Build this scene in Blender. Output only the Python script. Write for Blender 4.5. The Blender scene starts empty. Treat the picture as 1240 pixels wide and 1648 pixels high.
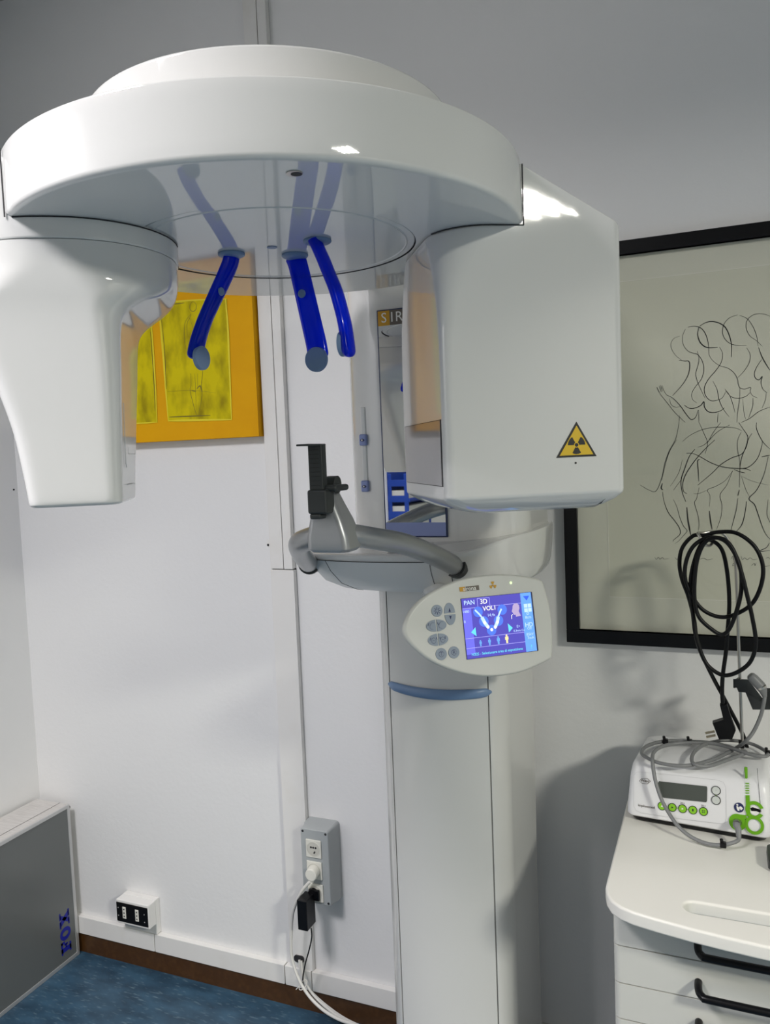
import bpy, bmesh, math, random
from mathutils import Vector, Matrix
random.seed(4)
SC = bpy.context.scene
COL = SC.collection
V = Vector

# ------------------------------------------------------------------ camera
CAM_POS = V((0.0, -1.891, 1.55))
FPX = 1290.0
_y, _p, _r = math.radians(22.76), math.radians(4.09), math.radians(-2.28)
FW = V((-math.sin(_y)*math.cos(_p), math.cos(_y)*math.cos(_p), -math.sin(_p)))
_rt0 = V((math.cos(_y), math.sin(_y), 0)); _up0 = _rt0.cross(FW)
RT = math.cos(_r)*_rt0 + math.sin(_r)*_up0
UP = -math.sin(_r)*_rt0 + math.cos(_r)*_up0
cd = bpy.data.cameras.new('camera'); cam = bpy.data.objects.new('camera', cd); COL.objects.link(cam)
cd.sensor_fit = 'VERTICAL'; cd.sensor_height = 24.0; cd.lens = FPX/1648.0*24.0
cd.clip_start = 0.02
cam.matrix_world = Matrix(((RT.x, UP.x, -FW.x, CAM_POS.x), (RT.y, UP.y, -FW.y, CAM_POS.y), (RT.z, UP.z, -FW.z, CAM_POS.z), (0, 0, 0, 1)))
SC.camera = cam

# ------------------------------------------------------------------ world, light, exposure
SC.view_settings.view_transform = 'Standard'; SC.view_settings.look = 'None'
SC.view_settings.gamma = 1.0; SC.view_settings.use_curve_mapping = False
SC.view_settings.exposure = 0.72
w = bpy.data.worlds.new('world'); SC.world = w; w.use_nodes = True
w.node_tree.nodes['Background'].inputs[0].default_value = (0.80, 0.82, 0.86, 1)
w.node_tree.nodes['Background'].inputs[1].default_value = 0.0
CEIL_Z = 2.95
# recessed louvred ceiling fixtures: (x, y, turn, power, colour, beam)
FIXTURES = [(-1.35, -2.18, 0.0, 33.0, (1.0, 0.965, 0.985), 151),
            (2.60, -2.90, 0.0, 112.0, (1.0, 0.985, 0.87), 161)]
def area_light(name, loc, rot, sx, sy, power, col, beam=180):
    ld = bpy.data.lights.new(name, 'AREA'); ld.shape = 'RECTANGLE'; ld.size = sx; ld.size_y = sy
    ld.energy = power; ld.color = col; ld.spread = math.radians(beam)
    o = bpy.data.objects.new(name, ld); o.location = loc; o.rotation_euler = rot; COL.objects.link(o)
    return o

# ------------------------------------------------------------------ materials
MATS = {}
def mat(name, col, rough=0.5, metal=0.0, spec=0.5, coat=0.0, emit=None, estr=1.0, bump=None, noise=None):
    if name in MATS: return MATS[name]
    m = bpy.data.materials.new(name); m.use_nodes = True; nt = m.node_tree; b = nt.nodes['Principled BSDF']
    b.inputs['Base Color'].default_value = (*col, 1); b.inputs['Roughness'].default_value = rough
    b.inputs['Metallic'].default_value = metal; b.inputs['Specular IOR Level'].default_value = spec
    b.inputs['Coat Weight'].default_value = coat; b.inputs['Coat Roughness'].default_value = 0.04
    if emit: b.inputs['Emission Color'].default_value = (*emit, 1); b.inputs['Emission Strength'].default_value = estr
    tc = None
    if bump or noise:
        tc = nt.nodes.new('ShaderNodeTexCoord')
    if bump:
        n = nt.nodes.new('ShaderNodeTexNoise'); n.inputs['Scale'].default_value = bump[0]; n.inputs['Detail'].default_value = 4
        bp = nt.nodes.new('ShaderNodeBump'); bp.inputs['Strength'].default_value = bump[1]; bp.inputs['Distance'].default_value = bump[2]
        nt.links.new(tc.outputs['Object'], n.inputs['Vector']); nt.links.new(n.outputs['Fac'], bp.inputs['Height']); nt.links.new(bp.outputs['Normal'], b.inputs['Normal'])
    if noise:
        sc, col2, lo, hi = noise[:4]
        n = nt.nodes.new('ShaderNodeTexNoise'); n.inputs['Scale'].default_value = sc; n.inputs['Detail'].default_value = 6
        mp = nt.nodes.new('ShaderNodeMapping'); mp.inputs['Scale'].default_value = noise[4] if len(noise) > 4 else (1, 1, 1)
        r = nt.nodes.new('ShaderNodeValToRGB'); r.color_ramp.elements[0].position = lo; r.color_ramp.elements[1].position = hi
        r.color_ramp.elements[0].color = (*col, 1); r.color_ramp.elements[1].color = (*col2, 1)
        nt.links.new(tc.outputs['Object'], mp.inputs['Vector']); nt.links.new(mp.outputs['Vector'], n.inputs['Vector'])
        nt.links.new(n.outputs['Fac'], r.inputs['Fac']); nt.links.new(r.outputs['Color'], b.inputs['Base Color'])
    MATS[name] = m; return m
M_WALL = mat('painted wall', (0.80, 0.80, 0.80), 0.55, bump=(90, 0.12, 0.004))
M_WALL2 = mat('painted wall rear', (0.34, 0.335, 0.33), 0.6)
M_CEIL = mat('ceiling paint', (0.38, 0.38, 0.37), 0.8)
M_TRIM = mat('trunking plastic', (0.80, 0.79, 0.77), 0.4, noise=(7, (0.72, 0.69, 0.63), 0.55, 0.9))
M_SKIRT = mat('brown skirting', (0.062, 0.026, 0.007), 0.35, noise=(60, (0.085, 0.038, 0.011), 0.45, 0.7))
M_WHITE = mat('gloss white casing', (0.72, 0.72, 0.705), 0.04, spec=0.65)
M_COLUMN = mat('satin white column', (0.66, 0.66, 0.64), 0.14, spec=0.5)
M_GREYPANEL = mat('pale grey panel', (0.74, 0.745, 0.735), 0.3)
M_GAP = mat('dark joint', (0.02, 0.02, 0.022), 0.6)
M_MIRROR = mat('mirror glass', (0.86, 0.87, 0.86), 0.015, metal=1.0)
M_BLUEGREY = mat('lilac blue plastic', (0.27, 0.33, 0.62), 0.35)
M_SLATE = mat('slate blue plastic', (0.155, 0.255, 0.43), 0.38)
M_PAD = mat('grey blue pad', (0.20, 0.30, 0.48), 0.5)
M_FRAMEBLUE = mat('dark blue edge', (0.03, 0.045, 0.12), 0.4)
M_SILVER = mat('silver lacquer', (0.37, 0.38, 0.39), 0.33, metal=0.55)
M_DARK = mat('charcoal plastic', (0.030, 0.034, 0.034), 0.42, spec=0.4)
M_BLACK = mat('black plastic', (0.003, 0.003, 0.004), 0.35, spec=0.3)
M_RUBBER = mat('black rubber', (0.004, 0.004, 0.005), 0.42, spec=0.25)
M_SMOKE = mat('smoked window', (0.28, 0.27, 0.28), 0.06, spec=0.7)
M_GOLD = mat('gold print', (0.60, 0.31, 0.01), 0.5)
M_TAUPE = mat('taupe print', (0.13, 0.11, 0.09), 0.5)
M_INKW = mat('white print', (0.85, 0.84, 0.80), 0.5)
M_INKB = mat('black print', (0.008, 0.008, 0.008), 0.5)
M_YELLOW = mat('sign yellow', (0.80, 0.52, 0.005), 0.4)
M_PANEL = mat('control panel casing', (0.62, 0.625, 0.59), 0.38)
M_KEY = mat('grey blue key', (0.26, 0.31, 0.38), 0.5)
M_NAVY = mat('navy print', (0.012, 0.02, 0.10), 0.5)
M_CHROME = mat('brushed steel', (0.55, 0.53, 0.49), 0.28, metal=1.0)
M_BRASS = mat('plug pin', (0.62, 0.54, 0.40), 0.3, metal=1.0)
M_CART = mat('cart lacquer', (0.60, 0.60, 0.56), 0.4)
M_TOP = mat('worktop', (0.80, 0.785, 0.73), 0.38)
M_DEVICE = mat('device casing', (0.80, 0.80, 0.815), 0.33)
M_LINE = mat('pale print line', (0.50, 0.51, 0.52), 0.5)
M_LCD = mat('unlit display', (0.085, 0.095, 0.085), 0.25)
M_GREEN = mat('lime plastic', (0.14, 0.40, 0.005), 0.4)
M_LIME = mat('lime key', (0.25, 0.58, 0.02), 0.45)
M_GREYKEY = mat('pale key', (0.60, 0.63, 0.60), 0.5)
M_CABLE = mat('grey silicone cable', (0.20, 0.205, 0.21), 0.45)
M_WCABLE = mat('white cable', (0.66, 0.65, 0.62), 0.45)
M_SOCKBOX = mat('grey socket casing', (0.40, 0.425, 0.43), 0.45)
M_SOCKW = mat('ivory socket', (0.76, 0.75, 0.68), 0.4)
M_ALU = mat('brushed aluminium', (0.60, 0.60, 0.60), 0.35, metal=0.6)
M_BOXGREY = mat('grey case panel', (0.155, 0.165, 0.165), 0.32, metal=0.2)
M_BOXWOOD = mat('pale case top', (0.62, 0.60, 0.58), 0.5, noise=(6, (0.50, 0.48, 0.46), 0.4, 0.7, (3, 60, 60)))
M_FOX = mat('blue lettering', (0.008, 0.014, 0.30), 0.5)
M_PAPER = mat('drawing paper', (0.66, 0.655, 0.545), 0.6)
M_MOUNT = mat('mount card', (0.68, 0.675, 0.58), 0.6)
M_MOUNTEDGE = mat('mount bevel', (0.80, 0.79, 0.72), 0.6)
M_ORANGE = mat('orange paint', (0.80, 0.40, 0.001), 0.6, spec=0.15, noise=(5, (0.73, 0.345, 0.001), 0.4, 0.7))
M_CANVASY = mat('yellow paint', (0.68, 0.56, 0.001), 0.6, spec=0.15, noise=(14, (0.27, 0.21, 0.002), 0.44, 0.76, (1.6, 1, 0.8)))
M_CANVASL = mat('bright yellow paint', (0.80, 0.66, 0.004), 0.5)
M_SKETCH = mat('olive brush line', (0.16, 0.125, 0.004), 0.6)
M_RACK = mat('blue rack plastic', (0.003, 0.04, 0.30), 0.35)
M_SEAM = mat('panel joint', (0.27, 0.27, 0.26), 0.6)
M_WELL_SHADE = mat('ivory well shade', (0.60, 0.59, 0.53), 0.45)  # darker ivory: shade inside the socket well, put into the colour
M_LOUVRE = mat('louvre aluminium', (0.7, 0.7, 0.7), 0.35, metal=0.8)

def glass_mat(name, col, gloss=0.03):
    m = bpy.data.materials.new(name); m.use_nodes = True; nt = m.node_tree; nt.nodes.clear()
    o = nt.nodes.new('ShaderNodeOutputMaterial'); t = nt.nodes.new('ShaderNodeBsdfTransparent'); g = nt.nodes.new('ShaderNodeBsdfGlossy')
    lw = nt.nodes.new('ShaderNodeLayerWeight'); pw = nt.nodes.new('ShaderNodeMath'); pw.operation = 'POWER'; pw.inputs[1].default_value = 5.0
    f = nt.nodes.new('ShaderNodeMath'); f.operation = 'MULTIPLY_ADD'; f.inputs[1].default_value = 0.94; f.inputs[2].default_value = 0.05; x = nt.nodes.new('ShaderNodeMixShader')
    lw.inputs[0].default_value = 0.5; nt.links.new(lw.outputs['Facing'], pw.inputs[0]); nt.links.new(pw.outputs[0], f.inputs[0])
    t.inputs[0].default_value = (*col, 1); g.inputs['Roughness'].default_value = gloss
    nt.links.new(f.outputs[0], x.inputs[0]); nt.links.new(t.outputs[0], x.inputs[1]); nt.links.new(g.outputs[0], x.inputs[2]); nt.links.new(x.outputs[0], o.inputs[0])
    return m
M_CLEAR = bpy.data.materials.new('clear glass body'); M_CLEAR.use_nodes = True
_nt = M_CLEAR.node_tree; _nt.nodes.clear(); _o = _nt.nodes.new('ShaderNodeOutputMaterial'); _t = _nt.nodes.new('ShaderNodeBsdfTransparent'); _nt.links.new(_t.outputs[0], _o.inputs[0])
M_GLASS = glass_mat('picture glass', (0.97, 0.97, 0.96))
def blue_mat():
    m = bpy.data.materials.new('translucent blue plastic'); m.use_nodes = True; nt = m.node_tree; nt.nodes.clear()
    o = nt.nodes.new('ShaderNodeOutputMaterial'); t = nt.nodes.new('ShaderNodeBsdfTransparent'); p = nt.nodes.new('ShaderNodeBsdfPrincipled')
    x = nt.nodes.new('ShaderNodeMixShader'); x.inputs[0].default_value = 0.5
    t.inputs[0].default_value = (0.04, 0.16, 0.95, 1); p.inputs['Base Color'].default_value = (0.0, 0.022, 0.80, 1); p.inputs['Roughness'].default_value = 0.1
    nt.links.new(t.outputs[0], x.inputs[1]); nt.links.new(p.outputs[0], x.inputs[2]); nt.links.new(x.outputs[0], o.inputs[0])
    return m
M_BLUE = blue_mat()
def emis(name, col, s):
    m = bpy.data.materials.new(name); m.use_nodes = True; nt = m.node_tree; nt.nodes.clear()
    o = nt.nodes.new('ShaderNodeOutputMaterial'); e = nt.nodes.new('ShaderNodeEmission'); e.inputs[0].default_value = (*col, 1); e.inputs[1].default_value = s
    nt.links.new(e.outputs[0], o.inputs[0]); MATS[name] = m; return m
def floor_mat():
    m = bpy.data.materials.new('blue marbled vinyl'); m.use_nodes = True; nt = m.node_tree; b = nt.nodes['Principled BSDF']; L = nt.links.new
    tc = nt.nodes.new('ShaderNodeTexCoord')
    def noise(scale, detail, mapscale, rotz):
        mp = nt.nodes.new('ShaderNodeMapping'); mp.inputs['Scale'].default_value = mapscale; mp.inputs['Rotation'].default_value = (0, 0, rotz)
        n = nt.nodes.new('ShaderNodeTexNoise'); n.inputs['Scale'].default_value = scale; n.inputs['Detail'].default_value = detail
        L(tc.outputs['Object'], mp.inputs['Vector']); L(mp.outputs['Vector'], n.inputs['Vector']); return n
    n1 = noise(11, 6, (1, 2.4, 1), 0.7); n2 = noise(38, 1.5, (1, 4.6, 1), 0.72)
    r1 = nt.nodes.new('ShaderNodeValToRGB'); e = r1.color_ramp.elements
    e[0].position = 0.32; e[0].color = (0.020, 0.052, 0.090, 1); e[1].position = 0.68; e[1].color = (0.040, 0.100, 0.165, 1)
    r2 = nt.nodes.new('ShaderNodeValToRGB'); e = r2.color_ramp.elements
    e[0].position = 0.60; e[0].color = (0, 0, 0, 1); e[1].position = 0.76; e[1].color = (0.7, 0.7, 0.7, 1)
    mx = nt.nodes.new('ShaderNodeMixRGB'); mx.inputs[2].default_value = (0.15, 0.23, 0.28, 1)
    L(n1.outputs['Fac'], r1.inputs[0]); L(n2.outputs['Fac'], r2.inputs[0]); L(r2.outputs[0], mx.inputs[0]); L(r1.outputs[0], mx.inputs[1]); L(mx.outputs[0], b.inputs['Base Color'])
    b.inputs['Roughness'].default_value = 0.42
    return m
M_FLOOR = floor_mat()

# ------------------------------------------------------------------ helpers
def ray(x, y): return FW + (x-620.0)/FPX*RT + (824.0-y)/FPX*UP
def on(x, y, n, c):                     # where the sight line through a photo point meets the plane n.p = c
    d = ray(x, y); n = V(n); return CAM_POS + d*((c - n.dot(CAM_POS))/n.dot(d))
def onY(x, y, Y=0.0): return on(x, y, (0, 1, 0), Y)
def onX(x, y, X): return on(x, y, (1, 0, 0), X)
def onZ(x, y, Z): return on(x, y, (0, 0, 1), Z)
class Plane:
    def __init__(s, o, r, u):
        s.o = V(o); s.r = V(r).normalized(); u = V(u); s.u = (u - s.r*u.dot(s.r)).normalized(); s.n = s.r.cross(s.u)
    def at(s, x, y, off=0.0): return on(x, y, s.n, s.n.dot(s.o)) + s.n*off
    def uv(s, a, b, off=0.0): return s.o + s.r*a + s.u*b + s.n*off

class MB:
    """collects geometry of one mesh; every face carries a material"""
    def __init__(s): s.v = []; s.f = []; s.m = []; s.s = []; s.mats = []
    def mi(s, m):
        if m not in s.mats: s.mats.append(m)
        return s.mats.index(m)
    def add(s, verts, faces, m, smooth=False):
        b = len(s.v); k = s.mi(m); s.v += [tuple(p) for p in verts]
        for f in faces: s.f.append([b+i for i in f]); s.m.append(k); s.s.append(smooth)
    def loft(s, rings, m, cap0=True, cap1=True, closed=True, smooth=True, loop=False):
        n = len(rings[0]); vs = [p for r in rings for p in r]; fs = []
        R = len(rings)
        for i in range(R if loop else R-1):
            j = (i+1) % R
            for k in range(n if closed else n-1):
                l = (k+1) % n; fs.append([i*n+k, i*n+l, j*n+l, j*n+k])
        s.add(vs, fs, m, smooth)
        if not loop:
            if cap0: s.add(rings[0], [list(range(n))[::-1]], m)
            if cap1: s.add(rings[-1], [list(range(n))], m)
    def prism(s, pts, off, m, m_side=None):
        off = V(off); a = [V(p) for p in pts]; b = [p+off for p in a]; n = len(a)
        s.add(b, [list(range(n))], m); s.add(a, [list(range(n))[::-1]], m_side or m)
        s.add(a+b, [[i, (i+1) % n, n+(i+1) % n, n+i] for i in range(n)], m_side or m)
    def box(s, lo, hi, m, bev=0.0, seg=3, frame=None):
        bm = bmesh.new(); bmesh.ops.create_cube(bm, size=1.0)
        c = [(a+b)/2 for a, b in zip(lo, hi)]; d = [abs(b-a) for a, b in zip(lo, hi)]
        for v in bm.verts: v.co = V((c[0]+v.co.x*d[0], c[1]+v.co.y*d[1], c[2]+v.co.z*d[2]))
        if bev: bmesh.ops.bevel(bm, geom=bm.edges[:], offset=min(bev, min(d)*0.49), segments=seg, profile=0.5, affect='EDGES')
        bm.verts.index_update()
        vs = [v.co.copy() for v in bm.verts]
        if frame: vs = [frame @ v for v in vs]
        s.add(vs, [[v.index for v in f.verts] for f in bm.faces], m, bool(bev)); bm.free()
    def tube(s, path, r, m, n=12, caps=True, flat=1.0, nrm=None):
        path = [V(p) for p in path]; rings = []; N = len(path)
        prev = None
        for i, p in enumerate(path):
            t = (path[min(i+1, N-1)] - path[max(i-1, 0)]).normalized()
            if nrm is not None: a = (V(nrm) - t*V(nrm).dot(t)).normalized()
            elif prev is None: a = t.orthogonal().normalized()
            else: a = (prev - t*prev.dot(t)).normalized()
            prev = a; b = t.cross(a); rr = r[i] if isinstance(r, (list, tuple)) else r
            rings.append([p + (a*math.cos(2*math.pi*k/n)*flat + b*math.sin(2*math.pi*k/n))*rr for k in range(n)])
        s.loft(rings, m, caps, caps)
    def disc(s, c, n, r, th, m, seg=28, bev=0.0, ru=None, u=None):
        c = V(c); n = V(n).normalized(); a = V(u).normalized() if u is not None else n.orthogonal().normalized(); b = n.cross(a); ru = ru or r
        R = lambda k, o: [c + n*o + a*(math.cos(2*math.pi*i/seg)*(ru-k)) + b*(math.sin(2*math.pi*i/seg)*(r-k)) for i in range(seg)]
        rings = [R(0, 0), R(0, th-bev)]
        if bev: rings += [R(bev*0.3, th-bev*0.3), R(bev, th)]
        s.loft(rings, m)
    def lathe(s, c, prof, m, seg=96):
        c = V(c); s.loft([[c + V((r*math.cos(2*math.pi*i/seg), r*math.sin(2*math.pi*i/seg), z)) for i in range(seg)] for r, z in prof], m)
    def ribbon(s, pts, width, nrm, m):
        pts = [V(p) for p in pts]; nrm = V(nrm); vs = []; N = len(pts)
        for i, p in enumerate(pts):
            t = (pts[min(i+1, N-1)] - pts[max(i-1, 0)]).normalized(); b = nrm.cross(t).normalized()
            wd = width*(0.45+0.55*math.sin(math.pi*min(1, max(0.08, i/(N-1)))))/2 if N > 3 else width/2
            vs += [p+b*wd, p-b*wd]
        s.add(vs, [[2*i, 2*i+1, 2*i+3, 2*i+2] for i in range(N-1)], m)
    def text(s, body, origin, r, u, size, m, align='CENTER', depth=0.0002, bold=0.0):
        c = bpy.data.curves.new('t', 'FONT'); c.body = body; c.size = size; c.align_x = align; c.align_y = 'CENTER'; c.resolution_u = 3; c.offset = bold
        o = bpy.data.objects.new('t', c); COL.objects.link(o)
        me = bpy.data.meshes.new_from_object(o); r = V(r).normalized(); u = V(u).normalized(); n = r.cross(u); o0 = V(origin)
        s.add([o0 + r*v.co.x + u*v.co.y + n*depth for v in me.vertices], [list(p.vertices) for p in me.polygons], m)
        bpy.data.objects.remove(o); bpy.data.curves.remove(c); bpy.data.meshes.remove(me)
    def build(s, name, parent=None, label=None, sharp=35, merge=False, weighted=True):
        c = sum((V(p) for p in s.v), V((0, 0, 0)))/max(1, len(s.v))
        zmin = min(p[2] for p in s.v); org = V((c.x, c.y, zmin))
        me = bpy.data.meshes.new(name); me.from_pydata([V(p)-org for p in s.v], [], s.f)
        for m in s.mats: me.materials.append(m)
        for p, k, sm in zip(me.polygons, s.m, s.s): p.material_index = k; p.use_smooth = sm
        me.update()
        bm = bmesh.new(); bm.from_mesh(me)
        bmesh.ops.remove_doubles(bm, verts=bm.verts[:], dist=1e-6)
        if not merge:
            pass
        bmesh.ops.recalc_face_normals(bm, faces=bm.faces[:])
        bm.to_mesh(me); bm.free()
        try: me.set_sharp_from_angle(angle=math.radians(sharp))
        except Exception: pass
        o = bpy.data.objects.new(name, me); COL.objects.link(o); o.location = org
        if weighted and any(s.s):
            wn = o.modifiers.new('weighted normals', 'WEIGHTED_NORMAL'); wn.keep_sharp = True; wn.weight = 100; wn.mode = 'FACE_AREA'
        if parent is not None:
            o.parent = parent; pw = V((0, 0, 0)); q = parent
            while q is not None: pw += V(q.location); q = q.parent
            o.location = org - pw
        if label: o['label'] = label
        return o
def tag(o, label, cat, group=None):
    o['label'] = label; o['category'] = cat
    if group: o['group'] = group
    return o
def thing(name, label, cat, loc, group=None):
    o = bpy.data.objects.new(name, None); COL.objects.link(o); o.location = loc; o.empty_display_size = 0.05
    return tag(o, label, cat, group)
def struct(o): o['kind'] = 'structure'; return o
def smooth_path(pts, n=8, closed=False):
    pts = [V(p) for p in pts]; out = []; N = len(pts)
    for i in range(N if closed else N-1):
        if closed: a, b, c, d = pts[i-1], pts[i], pts[(i+1) % N], pts[(i+2) % N]
        else: a, b, c, d = pts[max(i-1, 0)], pts[i], pts[i+1], pts[min(i+2, N-1)]
        for k in range(n):
            t = k/n
            out.append(0.5*((2*b) + (c-a)*t + (2*a-5*b+4*c-d)*t*t + (3*b-a-3*c+d)*t**3))
    if not closed: out.append(pts[-1])
    return out
def rrect(u0, u1, v0, v1, r, n=8):
    r = min(r, (u1-u0)/2*0.999, (v1-v0)/2*0.999); out = []
    for cx, cy, a0 in ((u1-r, v1-r, 0), (u0+r, v1-r, 90), (u0+r, v0+r, 180), (u1-r, v0+r, 270)):
        for k in range(n+1):
            a = math.radians(a0+90*k/n); out.append((cx+r*math.cos(a), cy+r*math.sin(a)))
    return out
def rrect4(u0, u1, v0, v1, rs, n=8):     # own radius for each corner: (++),(-+),(--),(+-)
    out = []
    for (cx, cy, sx, sy, a0), r in zip(((u1, v1, -1, -1, 0), (u0, v1, 1, -1, 90), (u0, v0, 1, 1, 180), (u1, v0, -1, 1, 270)), rs):
        for k in range(n+1):
            a = math.radians(a0+90*k/n); out.append((cx+sx*r+r*math.cos(a), cy+sy*r+r*math.sin(a)))
    return out
# ================================================================== the room
XL, XR, YF = -2.05, 3.8, -5.2
def slab(name, lo, hi, m):
    b = MB(); b.box(lo, hi, m); return struct(b.build(name))
slab('floor', (XL-0.1, YF-0.1, -0.1), (XR+0.1, 0.1, 0.0), M_FLOOR)
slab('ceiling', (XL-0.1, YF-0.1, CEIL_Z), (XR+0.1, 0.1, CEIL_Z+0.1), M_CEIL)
slab('wall_back', (XL-0.1, 0.0, 0.0), (XR+0.1, 0.1, CEIL_Z), M_WALL)
slab('wall_left', (XL-0.1, YF, 0.0), (XL, 0.0, CEIL_Z), M_WALL)
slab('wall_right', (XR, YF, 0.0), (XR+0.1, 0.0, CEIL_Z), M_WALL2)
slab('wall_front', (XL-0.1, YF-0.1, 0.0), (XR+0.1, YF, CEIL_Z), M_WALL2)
slab('baseboard_back', (XL, -0.012, 0.0), (XR, 0.0, 0.064), M_SKIRT)
slab('baseboard_left', (XL, YF, 0.0), (XL+0.012, -0.012, 0.064), M_SKIRT)
# white cable trunking above the skirting, in lengths with open joints
b = MB()
xs = [XL, -1.605, -1.150, -1.064, XR]
for a, c in zip(xs[:-1], xs[1:]): b.box((a+0.0012, -0.019, 0.0645), (c-0.0012, 0.0, 0.121), M_TRIM, 0.002, 2)
b.box((XL, -0.006, 0.066), (XR, 0.0, 0.118), M_GAP)
struct(b.build('trim_1'))
# vertical cable duct rising from the grey socket box
b = MB()
b.box((-1.132, -0.016, 0.1205), (-1.060, 0.0, 1.250), M_TRIM, 0.002, 2)
b.box((-1.132, -0.015, 1.2525), (-1.0915, 0.0, CEIL_Z), M_TRIM, 0.002, 2)
b.box((-1.0885, -0.018, 1.2525), (-1.062, 0.0, CEIL_Z), M_TRIM, 0.002, 2)
b.box((-1.093, -0.004, 1.25), (-1.087, 0.0, CEIL_Z), M_GAP)
b.box((-1.133, -0.003, 1.2495), (-1.060, 0.0, 1.2530), M_GAP)
struct(b.build('trim_2'))

# ceiling fixtures
for i, (x, y, rz, pw, col, beam) in enumerate(FIXTURES):
    where = ['on the left half of the ceiling', 'on the right half of the ceiling'][i]
    root = thing('ceiling_light', 'recessed louvred fluorescent ceiling light %s' % where, 'ceiling light', (x, y, CEIL_Z), 'fluorescent ceiling lights')
    b = MB(); W2, L2 = 0.31, 0.31
    for lo, hi in (((-W2, -L2, -0.02), (W2, -L2+0.015, 0)), ((-W2, L2-0.015, -0.02), (W2, L2, 0)), ((-W2, -L2, -0.02), (-W2+0.015, L2, 0)), ((W2-0.015, -L2, -0.02), (W2, L2, 0))):
        b.box([x+lo[0], y+lo[1], CEIL_Z+lo[2]], [x+hi[0], y+hi[1], CEIL_Z], M_CEIL)
    b.build('frame', root)
    for k in range(4):
        t = MB(); ty = y+(-0.21+0.14*k); t.tube([(x-0.28, ty, CEIL_Z-0.012), (x+0.28, ty, CEIL_Z-0.012)], 0.008, MATS.get('tube glow') or emis('tube glow', (1, 0.98, 0.95), 6.0), 10)
        t.build('fluorescent_tube', root)
        area_light('tube_lamp', (x, ty, CEIL_Z-0.024), (0, 0, 0), 0.56, 0.035, pw/4, col, beam)
    l = MB()
    for k in range(9): xx = x-0.26+0.065*k; l.box((xx-0.001, y-0.29, CEIL_Z-0.006), (xx+0.001, y+0.29, CEIL_Z-0.001), M_LOUVRE)
    l.build('louvre', root)

# ================================================================== the panoramic x-ray machine
MX = thing('xray_machine', 'tall white panoramic dental x-ray machine against the back wall', 'x-ray machine', (-0.543, -0.2, 0))
AX, AY = -0.585, -0.857                          # axis of the rotating head
TH = math.radians(33.0)
def L(u, v, z): return V((AX + u*math.cos(TH) + v*math.sin(TH), AY + u*math.sin(TH) - v*math.cos(TH), z))
UD = V((math.cos(TH), math.sin(TH), 0)); VD = V((math.sin(TH), -math.cos(TH), 0))

# ---- column: bowed front cover between two joint grooves, rounded shoulders
def column_profile(dz=0):
    p = [(-0.43, -0.045), (-0.408, -0.07), (-0.405, -0.30), (-0.411, -0.325), (-0.424, -0.341)]
    p += [(-0.4355, -0.3475), (-0.4358, -0.343), (-0.4380, -0.343), (-0.4383, -0.3485)]
    n = 14
    for i in range(1, n):
        x = -0.4383 - (0.651-0.4383)*i/n; t = (x+0.5447)/0.1064; p.append((x, -0.3485-0.027*(1-t*t)))
    p += [(-0.6507, -0.3485), (-0.6510, -0.343), (-0.6532, -0.343), (-0.6535, -0.3475)]
    p += [(-0.664, -0.341), (-0.678, -0.325), (-0.684, -0.30), (-0.682, -0.07), (-0.66, -0.045)]
    return p
b = MB(); pr = column_profile()
b.loft([[V((x, y, z)) for x, y in pr] for z in (0.02, 1.40)], M_COLUMN)
col = b.build('column', MX, sharp=30)
g = MB()
for x in (-0.4369, -0.6521): g.box((x-0.0009, -0.3445, 0.022), (x+0.0009, -0.3425, 1.39), M_SEAM)
g.build('joint', col)
bp = MB(); bp.loft([[V((x, y, z)) for x, y in rrect(-0.72, -0.37, -0.40, -0.03, 0.03)] for z in (0.0, 0.02)], M_GREYPANEL); bp.build('base_plate', MX)
# blue grip strip across the column cover
b = MB(); rings = []
for i in range(25):
    s = i/24; x = -0.657 + (0.657-0.430)*s; t = (x+0.5447)/0.1064; y = -0.3485-0.027*max(-0.2, 1-t*t) if abs(t) < 1 else -0.3475+abs(abs(t)-1)*0.04
    e = math.sin(math.pi*min(1, max(0.0, s)))
    h = 0.004 + 0.0125*min(1, e*6)**0.5 + 0.0035*e; th = 0.002+0.007*min(1, e*4); zc = 1.0625 - 0.004*e
    rings.append([V((x, y+0.004 - (th+0.004)*(0.5+0.5*math.cos(a)), zc+h*math.sin(a)*0.5*1.1)) for a in [2*math.pi*k/14 for k in range(14)]])
b.loft(rings, M_SLATE); b.build('blue_strip', MX, label='slate blue grip strip')

# ---- carriage with mirror
def carr(k=0.0, zz=0.0):
    half = [(0, -0.402), (0.065, -0.402), (0.09, -0.400), (0.115, -0.392), (0.14, -0.374), (0.156, -0.352), (0.166, -0.322), (0.170, -0.285), (0.170, -0.10), (0.165, -0.06), (0.15, -0.045)]
    cx = -0.557
    r = [(cx+(x if x < 0.1 else 0.1+(x-0.1)*1.42)*(1-k), y*(1-k*0.3)) for x, y in half]; l = [(cx-x*(1-k), y*(1-k*0.3)) for x, y in half[1:]][::-1]
    return r + l
b = MB()
def reduce_ring(z, k): return [V((x, y, z)) for x, y in carr(k)]
b.loft([reduce_ring(1.35, 0.02), reduce_ring(1.36, 0), reduce_ring(1.90, 0), reduce_ring(1.955, 0.01), reduce_ring(1.985, 0.06), reduce_ring(1.995, 0.14)], M_WHITE)
cg = b.build('carriage', MX, sharp=32)
sl = MB()
sl.box((-0.6735, -0.3972, 1.485), (-0.6615, -0.3885, 1.648), M_GREYPANEL, 0.0028, 3)
sl.build('slider_slot', cg)
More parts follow.
